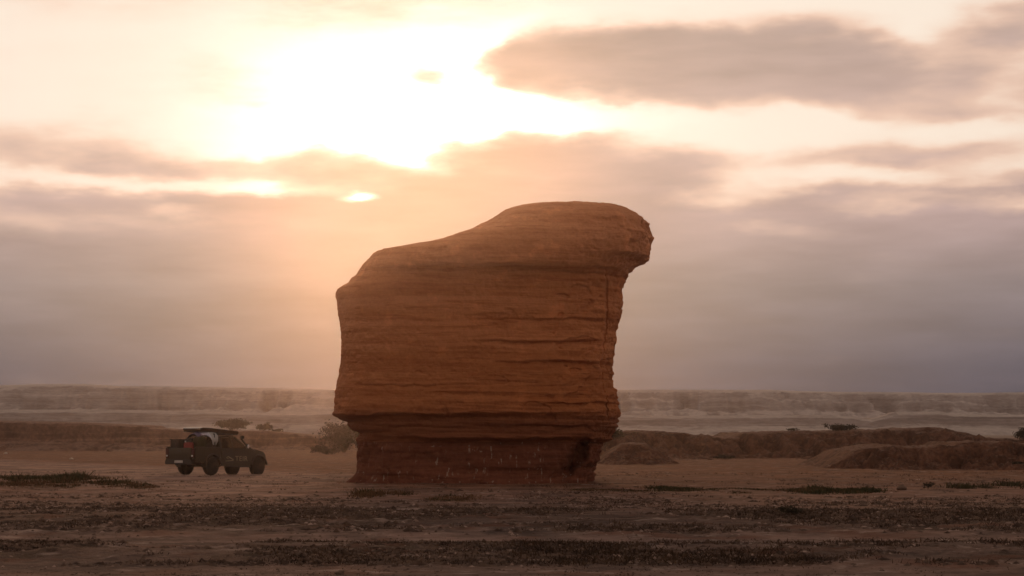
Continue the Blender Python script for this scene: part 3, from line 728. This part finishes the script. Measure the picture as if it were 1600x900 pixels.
# ------------------------------------------------------------------ loose stones
M_stone = flat_mat('pale_stone', (0.48, 0.40, 0.33), 0.9, .2, var=.25, scale=14)
M_stone2 = flat_mat('brown_stone', (0.13, 0.085, 0.06), 0.95, .2, var=.4, scale=14)
def stone(label, px, py, size, mat=M_stone, seed=0):
    Y = YG(py); x = X(px, Y)
    bm = bmesh.new(); bmesh.ops.create_icosphere(bm, subdivisions=3, radius=1)
    g = np.random.default_rng(seed)
    co = np.array([v.co[:] for v in bm.verts])
    k = 1 + .28 * fb(co[:, 0] * 1.3 + seed, co[:, 1] * 1.3, co[:, 2] * 1.3, 3, seed) + .08 * fb(co[:, 0] * 4, co[:, 1] * 4, co[:, 2] * 4, 2, seed + 3)
    for v, q in zip(bm.verts, k): v.co = Vector((v.co.x * q * 1.2, v.co.y * q, v.co.z * q * .75)) * size
    me = bpy.data.meshes.new('stone'); bm.to_mesh(me); bm.free()
    for p in me.polygons: p.use_smooth = True
    me.materials.append(mat)
    o = link(bpy.data.objects.new('stone', me)); o.location = (x, Y, float(gh(x, Y)) + size * .35)
    tag(o, label, 'stone', 'loose stones on the flat')
stone('white stone on the flat at the left picture edge', 9, 709, .17, seed=1)
stone('white stone on the flat above the green weeds left of the pickup', 112, 719, .13, seed=2)
stone('pale stone at the foot of the brown bluff left of the pickup', 170, 705, .22, M_stone2, seed=3)
stone('brown stone on the grey wheel track in front of the rock', 1152, 844, .045, M_stone2, seed=4)
stone('brown stone on the smooth track near the bottom left of the rock', 531, 893, .05, M_stone2, seed=5)
stone('brown stone lying on the pale ground beside the dead bush', 1410, 766, .14, M_stone2, seed=6)

# ------------------------------------------------------------------ the pickup truck
M_paint = flat_mat('olive_paint', (0.028, 0.019, 0.009), .38, .20, var=.12, scale=3, dust=.30, dust_col=(0.050, 0.031, 0.018))
M_paint.node_tree.nodes['Principled BSDF'].inputs['Coat Weight'].default_value = 0.05
M_paint.node_tree.nodes['Principled BSDF'].inputs['Coat Roughness'].default_value = 0.12
M_black = flat_mat('black_plastic', (0.018, 0.016, 0.015), .55, .4, var=.2, scale=8, dust=.35, dust_col=(0.10, 0.065, 0.045))
M_rubber = flat_mat('tyre_rubber', (0.016, 0.015, 0.014), .85, .2, var=.2, scale=9, dust=.5, dust_col=(0.10, 0.065, 0.045))
M_rim = flat_mat('dark_alloy', (0.06, 0.058, 0.055), .4, .5, metal=.7, var=.2, dust=.5, dust_col=(0.10, 0.065, 0.045))
M_red = flat_mat('red_lens', (0.06, 0.006, 0.005), .25, .5, var=.1)
M_lamp = flat_mat('lamp_glass', (0.55, 0.55, 0.52), .2, .6, var=.1)
M_plate = flat_mat('plate_white', (0.50, 0.47, 0.43), .5, .4, var=.1, dust=.3)
M_gold = flat_mat('decal_tan', (0.30, 0.24, 0.155), .6, .3, var=.15)
M_mirror = flat_mat('mirror_silver', (0.92, 0.92, 0.92), .08, .5, metal=1.0, var=.02)
M_seat = flat_mat('seat_cloth', (0.022, 0.020, 0.019), .9, .2, var=.2)
M_board = flat_mat('board_shell', (0.050, 0.028, 0.016), .18, .6, var=.15, dust=.15)
M_crate = flat_mat('black_crate', (0.018, 0.016, 0.014), .6, .3, var=.2, dust=.25)
M_redbag = flat_mat('red_can', (0.22, 0.016, 0.018), .5, .4, var=.25, scale=5)
M_bagdark = flat_mat('dark_canvas', (0.026, 0.020, 0.015), .9, .2, var=.35, scale=5)
M_baggreen = flat_mat('green_canvas', (0.035, 0.033, 0.014), .9, .2, var=.3, scale=5)
m, t, b = new_mat('window_glass', 0.05, 0.5)
b.inputs['Base Color'].default_value = (0.62, 0.58, 0.52, 1); b.inputs['Transmission Weight'].default_value = 1.0; b.inputs['IOR'].default_value = 1.05
M_glass = m

def finish(bm, name, mat, parent, bevel=0.0, seg=2, smooth=True, sub=None):
    bm.normal_update()
    bmesh.ops.recalc_face_normals(bm, faces=bm.faces)
    if bevel:
        es = [e for e in bm.edges if len(e.link_faces) == 2 and e.calc_face_angle(0) > R(32)]
        try: bmesh.ops.bevel(bm, geom=es, offset=bevel, segments=seg, affect='EDGES', clamp_overlap=True)
        except Exception: pass
    me = bpy.data.meshes.new(name); bm.to_mesh(me); bm.free()
    if smooth:
        for p in me.polygons: p.use_smooth = True
        try: me.set_sharp_from_angle(angle=R(38))
        except Exception: pass
    me.materials.append(mat)
    return link(bpy.data.objects.new(name, me), parent)
def a_box(bm, c, s, rot=None):
    r = bmesh.ops.create_cube(bm, size=1.0)
    M = Matrix.Translation(c) @ (rot.to_4x4() if rot is not None else Matrix()) @ Matrix.Diagonal((*s, 1))
    bmesh.ops.transform(bm, matrix=M, verts=r['verts'])
    return r['verts']
def a_prism(bm, poly, y0, y1):
    """outline in x and z, drawn out from y0 to y1"""
    A = [bm.verts.new((x, y0, z)) for x, z in poly]; B = [bm.verts.new((x, y1, z)) for x, z in poly]
    bm.faces.new(A); bm.faces.new(B[::-1])
    for i in range(len(poly)):
        j = (i + 1) % len(poly); bm.faces.new((A[j], A[i], B[i], B[j]))
    return A + B
def a_tube(bm, pts, r, k=8):
    rings = []
    for i, p in enumerate(pts):
        p = Vector(p); d = (Vector(pts[min(i + 1, len(pts) - 1)]) - Vector(pts[max(i - 1, 0)])).normalized()
        u = d.orthogonal().normalized(); v = d.cross(u)
        if rings:
            pu = rings[-1][1]; u = (pu - d * pu.dot(d)).normalized(); v = d.cross(u)
        rr = r[i] if isinstance(r, (list, tuple)) else r
        rings.append(([bm.verts.new(p + (u * math.cos(2 * math.pi * j / k) + v * math.sin(2 * math.pi * j / k)) * rr) for j in range(k)], u))
    for (a, _), (b_, _) in zip(rings, rings[1:]):
        for j in range(k): bm.faces.new((a[j], a[(j + 1) % k], b_[(j + 1) % k], b_[j]))
    bm.faces.new(rings[0][0][::-1]); bm.faces.new(rings[-1][0])
def a_lathe_y(bm, prof, c, k=28):
    """profile of (radius, y) turned about the y axis through c"""
    rings = [[bm.verts.new((c[0] + r * math.cos(2 * math.pi * j / k), c[1] + y, c[2] + r * math.sin(2 * math.pi * j / k))) for j in range(k)] for r, y in prof]
    for a, b_ in zip(rings, rings[1:]):
        for j in range(k): bm.faces.new((a[j], a[(j + 1) % k], b_[(j + 1) % k], b_[j]))
    bm.faces.new(rings[0]); bm.faces.new(rings[-1][::-1])
def arch(cx, cz, r, z_end, n=12, rev=False):
    """points of a wheel arch from rear foot to front foot"""
    a0 = math.asin((z_end - cz) / r)
    P_ = [(cx - r * math.cos(t_), cz + r * math.sin(t_)) for t_ in np.linspace(a0, math.pi - a0, n)]
    return P_[::-1] if rev else P_

def make_truck():
    yaw = R(55.5)
    Y0 = 94.5; x0 = X(365.5, 94.0) - .66
    gz = float(gh(x0, Y0))
    T_ = empty('pickup_truck', (x0, Y0, gz), yaw, 'dark olive four door pickup truck loaded with camping gear, parked left of the rock', 'pickup truck')
    T_.rotation_euler = (0, R(1.2), yaw)
    AX, WR, W2 = 1.6, .425, .93
    new = bmesh.new
    # --- cab and bonnet hull
    bm = new()
    low = [(-1.06, .50), (-1.06, 1.26), (.70, 1.26), (.84, 1.255), (1.5, 1.20), (1.98, 1.12), (2.16, 1.0), (2.22, .80), (2.22, .56), (2.13, .52)]
    front_arch = arch(AX, WR, .54, .50, 13)                      # rear foot .. front foot
    poly = low[:-1] + [(2.22, .52)] + front_arch[::-1] + [(.98, .42), (-.9, .42)]
    vs = a_prism(bm, poly, -W2, W2)
    for v in vs:
        if v.co.z > 1.0: v.co.y *= 1 - .22 * (v.co.z - 1.0)
        if v.co.x > 1.9: v.co.y *= 1 - .10 * (v.co.x - 1.9) / .3
    finish(bm, 'cab_body', M_paint, T_, .06, 4)
    # bonnet panel with two raised edges
    bm = new(); vs = a_prism(bm, [(.86, 1.255), (1.5, 1.205), (1.95, 1.125), (1.95, 1.150), (1.5, 1.240), (.86, 1.285)], -.74, .74)
    finish(bm, 'bonnet', M_paint, T_, .012, 2)
    # --- glasshouse: roof, pillars
    bm = new(); vs = a_prism(bm, [(-1.00, 1.76), (-.9, 1.80), (-.4, 1.835), (.02, 1.81), (.12, 1.775), (.02, 1.765), (-.4, 1.775)], -.70, .70)
    finish(bm, 'roof', M_paint, T_, .02, 2)
    for s in (-1, 1):
        for x_lo, x_hi, wd in ((.80, .08, .075), (-.16, -.20, .085), (-1.00, -.96, .13)):
            bm = new()
            A = Vector((x_lo, s * .855, 1.24)); B_ = Vector((x_hi, s * .685, 1.79))
            mid = (A + B_) / 2; d = (B_ - A).normalized()
            vs = a_box(bm, (0, 0, 0), (wd, .05, (B_ - A).length))
            q = Vector((0, 0, 1)).rotation_difference(d).to_matrix().to_4x4(); q.translation = mid
            bmesh.ops.transform(bm, matrix=q, verts=bm.verts)
            finish(bm, 'pillar', M_paint, T_, .012, 2)
        # side glass: two panes leaning in with the pillars
        for P_ in ([(.70, 1.265), (.10, 1.755), (-.16, 1.765), (-.12, 1.265)], [(-.20, 1.265), (-.24, 1.765), (-.90, 1.745), (-.93, 1.265)]):
            bm = new(); vs = a_prism(bm, P_, -.004, .004)
            for v in vs:
                k = (v.co.z - 1.24) / .55
                v.co.y += s * (.852 - .168 * k)
            finish(bm, 'side_window', M_glass, T_, smooth=False)
    bm = new(); q = [(.80, -.80, 1.26), (.80, .80, 1.26), (.09, .64, 1.785), (.09, -.64, 1.785)]
    v0 = [bm.verts.new(p) for p in q]; v1 = [bm.verts.new((p[0] - .008, p[1], p[2] - .008)) for p in q]
    bm.faces.new(v0); bm.faces.new(v1[::-1])
    for i in range(4): bm.faces.new((v0[(i + 1) % 4], v0[i], v1[i], v1[(i + 1) % 4]))
    finish(bm, 'windscreen', M_glass, T_, smooth=False)
    bm = new(); vs = a_box(bm, (-1.005, 0, 1.51), (.012, 1.34, .44)); finish(bm, 'rear_window', M_glass, T_, smooth=False)
    bm = new(); a_box(bm, (.62, 0, 1.22), (.36, 1.5, .14)); finish(bm, 'dashboard', M_black, T_, .03)
    for y in (-.38, .38):
        bm = new()
        a_box(bm, (-.20, y, 1.36), (.14, .48, .42), Matrix.Rotation(R(-12), 3, 'Y')); a_box(bm, (-.26, y, 1.62), (.10, .26, .16))
        finish(bm, 'seat', M_seat, T_, .04)
    bm = new(); a_box(bm, (-.86, 0, 1.34), (.14, 1.34, .36)); finish(bm, 'rear_seat', M_seat, T_, .04)
    bm = new()
    c = Vector((.36, .38, 1.36)); a_tube(bm, [c + Vector((.06 * math.sin(a), .18 * math.cos(a), .17 * math.sin(a))) for a in np.linspace(0, 2 * math.pi, 21)], .016, 6)
    finish(bm, 'steering_wheel', M_black, T_)
    # --- doors
    for s in (-1, 1):
        for (xa, xb), P_ in (((-.12, .82), [(-.13, .50), (-.13, 1.245), (.72, 1.245), (.93, 1.12), (.99, .72), (.90, .50)]),
                             ((-.98, -.16), [(-1.0, .94), (-1.02, 1.245), (-.165, 1.245), (-.165, .50), (-.66, .50), (-.80, .62)])):
            bm = new(); vs = a_prism(bm, P_, W2 - .02, W2 + .012)
            for v in vs:
                if v.co.z > 1.0: v.co.y *= 1 - .22 * (v.co.z - 1.0)
                v.co.y *= s
            d_ = finish(bm, 'door', M_paint, T_, .008, 2)
            bm = new(); a_box(bm, (xa + .12, s * (W2 - .012), 1.07), (.17, .035, .035)); finish(bm, 'handle', M_black, d_, .012)
    # --- load bed
    side = [(-2.80, .62), (-2.80, 1.23), (-2.74, 1.265), (-1.09, 1.265), (-1.09, .47)] + arch(-AX, WR, .55, .47, 13, True) + [(-2.2, .55), (-2.62, .58)]
    for s in (-1, 1):
        bm = new(); a_prism(bm, side, s * (W2 - .07), s * (W2 + .005)); p_ = finish(bm, 'bed_side', M_paint, T_, .02, 2)
        bm = new(); a_box(bm, (-1.93, s * (W2 - .035), 1.278), (1.66, .085, .022)); finish(bm, 'rail_cap', M_black, p_, .006)
    bm = new(); a_box(bm, (-1.94, 0, .80), (1.66, 1.70, .06)); finish(bm, 'bed_floor', M_black, T_)
    bm = new(); a_box(bm, (-1.125, 0, 1.03), (.05, 1.70, .44)); finish(bm, 'bed_front', M_paint, T_)
    bm = new(); a_prism(bm, [(-2.86, .66), (-2.87, 1.16), (-2.83, 1.235), (-2.76, 1.235), (-2.76, .66)], -.70, .70); tg = finish(bm, 'tailgate', M_paint, T_, .015, 2)
    bm = new(); a_box(bm, (-2.875, 0, 1.08), (.03, .24, .06)); finish(bm, 'handle', M_black, tg, .01)
    bm = new(); a_box(bm, (-2.872, 0, .90), (.012, 1.10, .09)); finish(bm, 'pressed_panel', M_paint, tg, .005)
    for s in (-1, 1):
        bm = new(); a_box(bm, (-2.80, s * .815, .98), (.10, .17, .42)); l_ = finish(bm, 'tail_light', M_red, T_, .02)
        bm = new(); a_box(bm, (-2.855, s * .80, .86), (.014, .10, .07)); finish(bm, 'reversing_lens', M_lamp, l_, .004)
    bm = new(); a_box(bm, (-2.86, 0, .56), (.18, 1.66, .20)); a_box(bm, (-2.84, 0, .69), (.18, 1.50, .035)); finish(bm, 'rear_bumper', M_black, T_, .03)
    bm = new(); a_box(bm, (-2.957, -.05, .59), (.012, .52, .115)); finish(bm, 'number_plate', M_plate, T_, .003)
    bm = new(); a_tube(bm, [(-2.95, 0, .44), (-3.10, 0, .45)], .04); finish(bm, 'tow_hitch', M_black, T_)
    # --- front end
    bm = new(); a_prism(bm, [(2.10, .50), (2.24, .46), (2.33, .52), (2.35, .70), (2.26, .78), (2.10, .78)], -.76, .76); finish(bm, 'front_bumper', M_black, T_, .03)
    bm = new(); a_box(bm, (2.20, 0, .91), (.06, 1.0, .22)); finish(bm, 'grille', M_black, T_, .02)
    for s in (-1, 1):
        bm = new(); a_box(bm, (2.13, s * .66, .95), (.16, .28, .15)); finish(bm, 'headlight', M_lamp, T_, .04)
    # --- sills and steps
    for s in (-1, 1):
        bm = new(); a_box(bm, (.05, s * .98, .40), (1.75, .16, .06)); a_box(bm, (-.5, s * .88, .44), (.06, .14, .06)); a_box(bm, (.6, s * .88, .44), (.06, .14, .06))
        finish(bm, 'side_step', M_black, T_, .02)
        for cx in (-AX, AX):    # rubber arch flares
            bm = new()
            P_ = arch(cx, WR, .57, .50, 15); Q_ = arch(cx, WR, .505, .50, 15)
            a_prism(bm, P_ + Q_[::-1], s * (W2 - .03), s * (W2 + .055)); finish(bm, 'arch_flare', M_black, T_, .01)
        bm = new(); a_box(bm, (-2.06, s * .80, .50), (.02, .28, .34)); finish(bm, 'mud_flap', M_black, T_)
    # --- chassis, axles
    bm = new()
    for s in (-1, 1): a_box(bm, (-.2, s * .42, .56), (4.6, .10, .16))
    for cx in (-AX, AX): a_tube(bm, [(cx, -.72, WR), (cx, .72, WR)], .06)
    a_tube(bm, [(-1.6, 0, WR - .03), (-1.6, .01, WR + .1)], .14); a_box(bm, (-2.45, .0, .60), (.55, .62, .18)); a_tube(bm, [(-1.3, -.5, .5), (-2.8, -.55, .52)], .035)
    finish(bm, 'chassis', M_black, T_)
    # --- wheels
    for cx in (-AX, AX):
        for s in (-1, 1):
            w_ = bpy.data.objects.new('wheel', None); link(w_, T_); w_.location = (cx, s * .80, WR)
            bm = new(); a_lathe_y(bm, [(.25, -.135), (.36, -.145), (.405, -.125), (.425, -.085), (.425, .085), (.405, .125), (.36, .145), (.25, .135)], (0, 0, 0), 40)
            for j in range(40):           # tread blocks
                a = 2 * math.pi * j / 40
                for yy in (-.075, .075):
                    a_box(bm, (.425 * math.cos(a + .04 * (yy > 0)), yy, .425 * math.sin(a + .04 * (yy > 0))), (.024, .10, .036), Matrix.Rotation(-a, 3, 'Y'))
            finish(bm, 'tyre', M_rubber, w_)
            bm = new(); a_lathe_y(bm, [(.06, s * .06), (.10, s * .085), (.20, s * .05), (.235, s * .115), (.262, s * .12), (.262, -s * .10), (.1, -s * .08)], (0, 0, 0), 28)
            for j in range(6):
                a = 2 * math.pi * j / 6
                a_box(bm, (.15 * math.cos(a), s * .10, .15 * math.sin(a)), (.20, .03, .055), Matrix.Rotation(-a, 3, 'Y'))
            finish(bm, 'rim', M_rim, w_)
    # --- mirrors
    for s in (-1, 1):
        bm = new(); a_box(bm, (.60, s * 1.06, 1.36), (.12, .22, .20)); a_box(bm, (.63, s * .92, 1.28), (.06, .14, .05)); mr = finish(bm, 'wing_mirror', M_mirror, T_, .05, 4)  # housing coloured mirror silver to stand in for a bright glint
        bm = new(); a_box(bm, (.537, s * 1.06, 1.365), (.006, .165, .145), Matrix.Rotation(R(4), 3, 'Y')); finish(bm, 'mirror_glass', M_mirror, mr, .002)
    # --- snorkel up the right windscreen pillar
    bm = new(); a_tube(bm, [(1.35, -.86, 1.16), (1.05, -.92, 1.24), (.86, -.90, 1.34), (.60, -.84, 1.55), (.48, -.81, 1.70)], .045, 10)
    sn = finish(bm, 'snorkel', M_black, T_)
    bm = new(); a_tube(bm, [(.48, -.81, 1.68), (.47, -.81, 1.75)], .062, 10); a_box(bm, (.52, -.81, 1.79), (.19, .13, .14)); finish(bm, 'snorkel_head', M_black, sn, .025)
    # --- roof rack
    bm = new()
    for s in (-1, 1): a_tube(bm, [(-1.0, s * .62, 1.845), (-.9, s * .62, 1.88), (-.05, s * .62, 1.88), (.08, s * .62, 1.83)], .02, 8)
    for x_ in (-.88, -.5, -.12): a_tube(bm, [(x_, -.66, 1.895), (x_, .66, 1.895)], .018, 8)
    finish(bm, 'roof_rack', M_black, T_)
    # bar behind the cab that carries the tail of the roof shell
    bm = new(); a_tube(bm, [(-1.35, -.82, 1.27), (-1.32, -.74, 1.90), (-1.32, .74, 1.90), (-1.35, .82, 1.27)], .03, 8); finish(bm, 'sport_bar', M_black, T_)
    # --- lettering and mark on both sides
    for s in (-1, 1):
        cu = bpy.data.curves.new('lettering', 'FONT'); cu.body = 'TEIR'; cu.size = .36; cu.space_character = 1.12; cu.extrude = .002
        tmp = bpy.data.objects.new('lettering_source', cu); link(tmp)
        dg = bpy.context.evaluated_depsgraph_get()
        me = bpy.data.meshes.new_from_object(tmp.evaluated_get(dg)); bpy.data.objects.remove(tmp)
        me.name = 'lettering'; me.materials.clear(); me.materials.append(M_gold)
        o = link(bpy.data.objects.new('lettering', me), T_)
        o.rotation_euler = (R(90), 0, 0) if s < 0 else (R(90), 0, R(180))
        wdt = max(v.co.x for v in me.vertices)
        o.scale = (.86 / wdt, .92, 1)
        o.location = (-.09 if s < 0 else .80, s * (W2 + .016), .665)
        bm = new()
        f = -1 if s > 0 else 1
        for poly in ([(-.72, .80), (-.58, .88), (-.40, .82), (-.22, .74), (-.22, .70), (-.42, .77), (-.58, .835), (-.67, .80), (-.58, .765), (-.45, .745), (-.60, .745)],
                     [(-.76, .66), (-.30, .69), (-.20, .72), (-.20, .685), (-.30, .655), (-.76, .635)]):
            if s > 0: poly = [(-.9 - x_ + .7, z_) for x_, z_ in poly]
            a_prism(bm, poly, s * (W2 + .013), s * (W2 + .017))
        finish(bm, 'logo', M_gold, T_, smooth=False)
    return T_
truck = make_truck()
bpy.context.view_layer.update()
TM = Matrix.Translation(truck.location) @ truck.rotation_euler.to_matrix().to_4x4()
def in_truck(o, loc, rot=(0, 0, 0)):
    """a loose thing set down in truck coordinates, kept top-level"""
    M = TM @ Matrix.Translation(loc) @ (Matrix.Rotation(rot[2], 4, 'Z') @ Matrix.Rotation(rot[1], 4, 'Y') @ Matrix.Rotation(rot[0], 4, 'X'))
    o.location = M.to_translation(); o.rotation_euler = M.to_euler()
    return o
def soft_block(sx, sy, sz, n=3.0, lump=.08, seed=0, sub=4):
    bm = bmesh.new(); bmesh.ops.create_icosphere(bm, subdivisions=sub, radius=1)
    co = np.array([v.co[:] for v in bm.verts])
    r = 1 / (np.abs(co) ** n).sum(1) ** (1 / n)
    co = co * r[:, None] * (1 + lump * fb(co[:, 0] * 1.7, co[:, 1] * 1.7 + seed, co[:, 2] * 1.7, 4, seed))[:, None] * (sx / 2, sy / 2, sz / 2)
    for v, c in zip(bm.verts, co): v.co = c
    return bm
# hard shell tent on the roof, tail a little higher than its nose
bm = bmesh.new(); vs = a_prism(bm, [(-1.36, .07), (-1.33, .0), (1.18, .0), (1.30, .04), (1.30, .09), (1.20, .135), (-.6, .165), (-1.2, .15), (-1.36, .10)], -.60, .60)
for v in vs:
    if abs(v.co.x) > 1.25: v.co.y *= .93
shell = empty('roof_tent', (0, 0, 0), 0, 'dark hard shell roof tent lying closed on top of the pickup', 'roof tent')
finish(bm, 'lid', M_board, shell, .05, 4)
bm = bmesh.new(); a_box(bm, (-.03, 0, -.025), (2.52, 1.14, .05)); finish(bm, 'tray', M_black, shell, .015)
in_truck(shell, (-.74, 0, 1.985), (0, R(2.6), 0))
def crate():
    root = empty('storage_box', (0, 0, 0), 0, 'black lidded storage box at the left rear corner of the pickup bed', 'box')
    bm = bmesh.new(); vs = a_box(bm, (0, 0, .38), (.52, .50, .76)); finish(bm, 'body', M_crate, root, .02)
    bm = bmesh.new(); a_box(bm, (0, 0, .782), (.56, .54, .045)); finish(bm, 'lid', M_crate, root, .012)
    for s in (-1, 1):
        bm = bmesh.new(); a_box(bm, (s * .267, 0, .62), (.02, .18, .05)); finish(bm, 'handle', M_crate, root, .006)
    return root
in_truck(crate(), (-2.42, .52, .83), (0, 0, R(3)))
def can():
    root = empty('fuel_can', (0, 0, 0), 0, 'red fuel can with black top standing in the pickup bed', 'fuel can')
    bm = bmesh.new(); a_box(bm, (0, 0, .33), (.24, .46, .66)); finish(bm, 'body', M_redbag, root, .045, 3)
    for s in (-1, 1):
        bm = bmesh.new(); a_tube(bm, [(s * .125, -.16, .18), (s * .125, .16, .52)], .014, 6); finish(bm, 'rib', M_redbag, root)
    bm = bmesh.new()
    for y in (-.06, 0, .06): a_tube(bm, [(0, y - .09, .66), (0, y - .07, .72), (0, y + .07, .72), (0, y + .09, .66)], .014, 6)
    finish(bm, 'handle', M_crate, root)
    bm = bmesh.new(); a_tube(bm, [(0, .17, .64), (0, .19, .73)], .04, 10); finish(bm, 'cap', M_lamp, root)
    return root
in_truck(can(), (-2.42, -.16, .83), (0, 0, R(8)))
root = empty('canvas_bag', (0, 0, 0), 0, 'dark flat topped canvas bag behind the red fuel can', 'bag')
finish(soft_block(.50, .62, .86, 4, .07, 4), 'body', M_crate, root)
bm = bmesh.new(); a_tube(bm, [(-.02, -.2, .42), (0, -.12, .47), (0, .12, .47), (-.02, .2, .42)], .016, 6); finish(bm, 'strap', M_bagdark, root)
in_truck(root, (-2.02, .12, 1.25))
root = empty('canvas_bag', (0, 0, 0), 0, 'green canvas bag stacked between the red can and the striped tarpaulin', 'bag')
finish(soft_block(.55, .60, .98, 3.5, .09, 7), 'body', M_baggreen, root)
bm = bmesh.new(); a_tube(bm, [(-.29, -.10, .1), (-.295, -.05, .22), (-.295, .05, .22), (-.29, .10, .1)], .018, 6); finish(bm, 'strap', M_bagdark, root)
in_truck(root, (-1.98, -.42, 1.30), (0, 0, R(10)))
root = empty('duffel_bag', (0, 0, 0), 0, 'large dark round duffel bag under the striped tarpaulin in the bed', 'bag')
finish(soft_block(.95, .85, .92, 2.6, .08, 9), 'body', M_bagdark, root)
bm = bmesh.new(); a_tube(bm, [(.1, -.44, -.2), (.1, -.44, .1), (.1, -.36, .34), (.1, -.1, .52)], .022, 6); finish(bm, 'strap', M_crate, root)
in_truck(root, (-1.58, -.36, 1.16))
# striped tarpaulin pulled over the duffel: a curved sheet with real thickness
m, t, b = new_mat('striped_tarp', 0.55, 0.3)
co = t.n('ShaderNodeTexCoord').outputs['Object']; x, y, z = t.sep(co)
nz = t.noise(co, 7.0, 4, .6)
u = t.m('MULTIPLY_ADD', t.m('SUBTRACT', nz, .5), .03, x)
cc = t.ramp(t.m('MULTIPLY_ADD', u, .8, .5, clamp=True), [(0.0, (0.10, 0.085, 0.15)), (.20, (0.085, 0.07, 0.14)), (.27, (0.55, 0.50, 0.58)), (.58, (0.60, 0.60, 0.66)), (.64, (0.42, 0.42, 0.40)), (1.0, (0.36, 0.35, 0.32))], 'LINEAR')
st = t.step(t.m('SINE', t.m('MULTIPLY', u, 62.0)), .55, .8)
inb = t.m('MULTIPLY', t.step(u, -.26, -.22), t.step(u, .12, .08))
cc = t.mix(t.m('MULTIPLY', t.m('MULTIPLY', st, inb), .55), cc, (0.20, 0.18, 0.26))
t.put(b.inputs['Base Color'], cc)
M_tarp = m
nu, nv = 42, 34
uu, vv = np.meshgrid(np.linspace(-1, 1, nu), np.linspace(-1, 1, nv))
hang = np.interp(uu, [-1, -.45, .1, .55, .75, 1], [.40, .46, .62, 1.20, 1.0, .45])
ang = vv * (1.25 * np.where(vv < 0, hang * 1.35, .75))
bx = uu * .62; by = .50 * np.sin(ang) - .18 * np.maximum(0, np.abs(ang) - 1.3) * np.sign(ang)
bz = .56 * (np.cos(ang) - 1) + .10 * (1 - uu ** 2) + .055 * uu - .03 * np.abs(fb(uu * 2.2, vv * 2.0, 0, 3, 5)) + .015 * fb(uu * 6, vv * 5, 0, 2, 6)
tv = np.stack([bx, by, bz], -1).reshape(-1, 3)
FQ = grid_faces(nv, nu)
V2 = np.vstack([tv, tv - (0, 0, .012)]); k = len(tv)
edge = np.concatenate([np.arange(nu), np.arange(nu - 1, nu * nv, nu)[1:], np.arange(nu * nv - 1, nu * nv - nu - 1, -1)[1:], np.arange(nu * (nv - 1), -1, -nu)[1:]])
E = np.stack([edge[:-1], edge[1:], edge[1:] + k, edge[:-1] + k], -1)
tp = np_mesh('tarpaulin', V2, np.vstack([FQ, FQ[:, ::-1] + k, E]), M_tarp)
tag(tp, 'blue, white and grey striped tarpaulin draped over the duffel bag in the pickup bed', 'tarpaulin')
in_truck(tp, (-1.64, -.30, 1.955), (0, 0, R(-6)))


# ------------------------------------------------------------------ the hazy air
def make_haze():
    bm = bmesh.new()
    bmesh.ops.create_cube(bm, size=1.0)
    x0, x1, y0, y1, z0, z1 = -950, 950, -270, 480, -2.5, 14.3
    for v in bm.verts:
        v.co = ((x0 + x1) / 2 + v.co.x * (x1 - x0), (y0 + y1) / 2 + v.co.y * (y1 - y0), (z0 + z1) / 2 + v.co.z * (z1 - z0))
    me = bpy.data.meshes.new('haze'); bm.to_mesh(me); bm.free()
    m = bpy.data.materials.new('hazy_air'); m.use_nodes = True
    t = NT(m.node_tree)
    v = t.n('ShaderNodeVolumePrincipled')
    v.inputs['Color'].default_value = (0.93, 0.87, 0.82, 1)
    v.inputs['Density'].default_value = 3.5e-4
    v.inputs['Anisotropy'].default_value = 0.972
    t.put(t.n('ShaderNodeOutputMaterial').inputs['Volume'], v.outputs[0])
    me.materials.append(m)
    return tag(link(bpy.data.objects.new('haze', me)), kind='stuff')
make_haze()
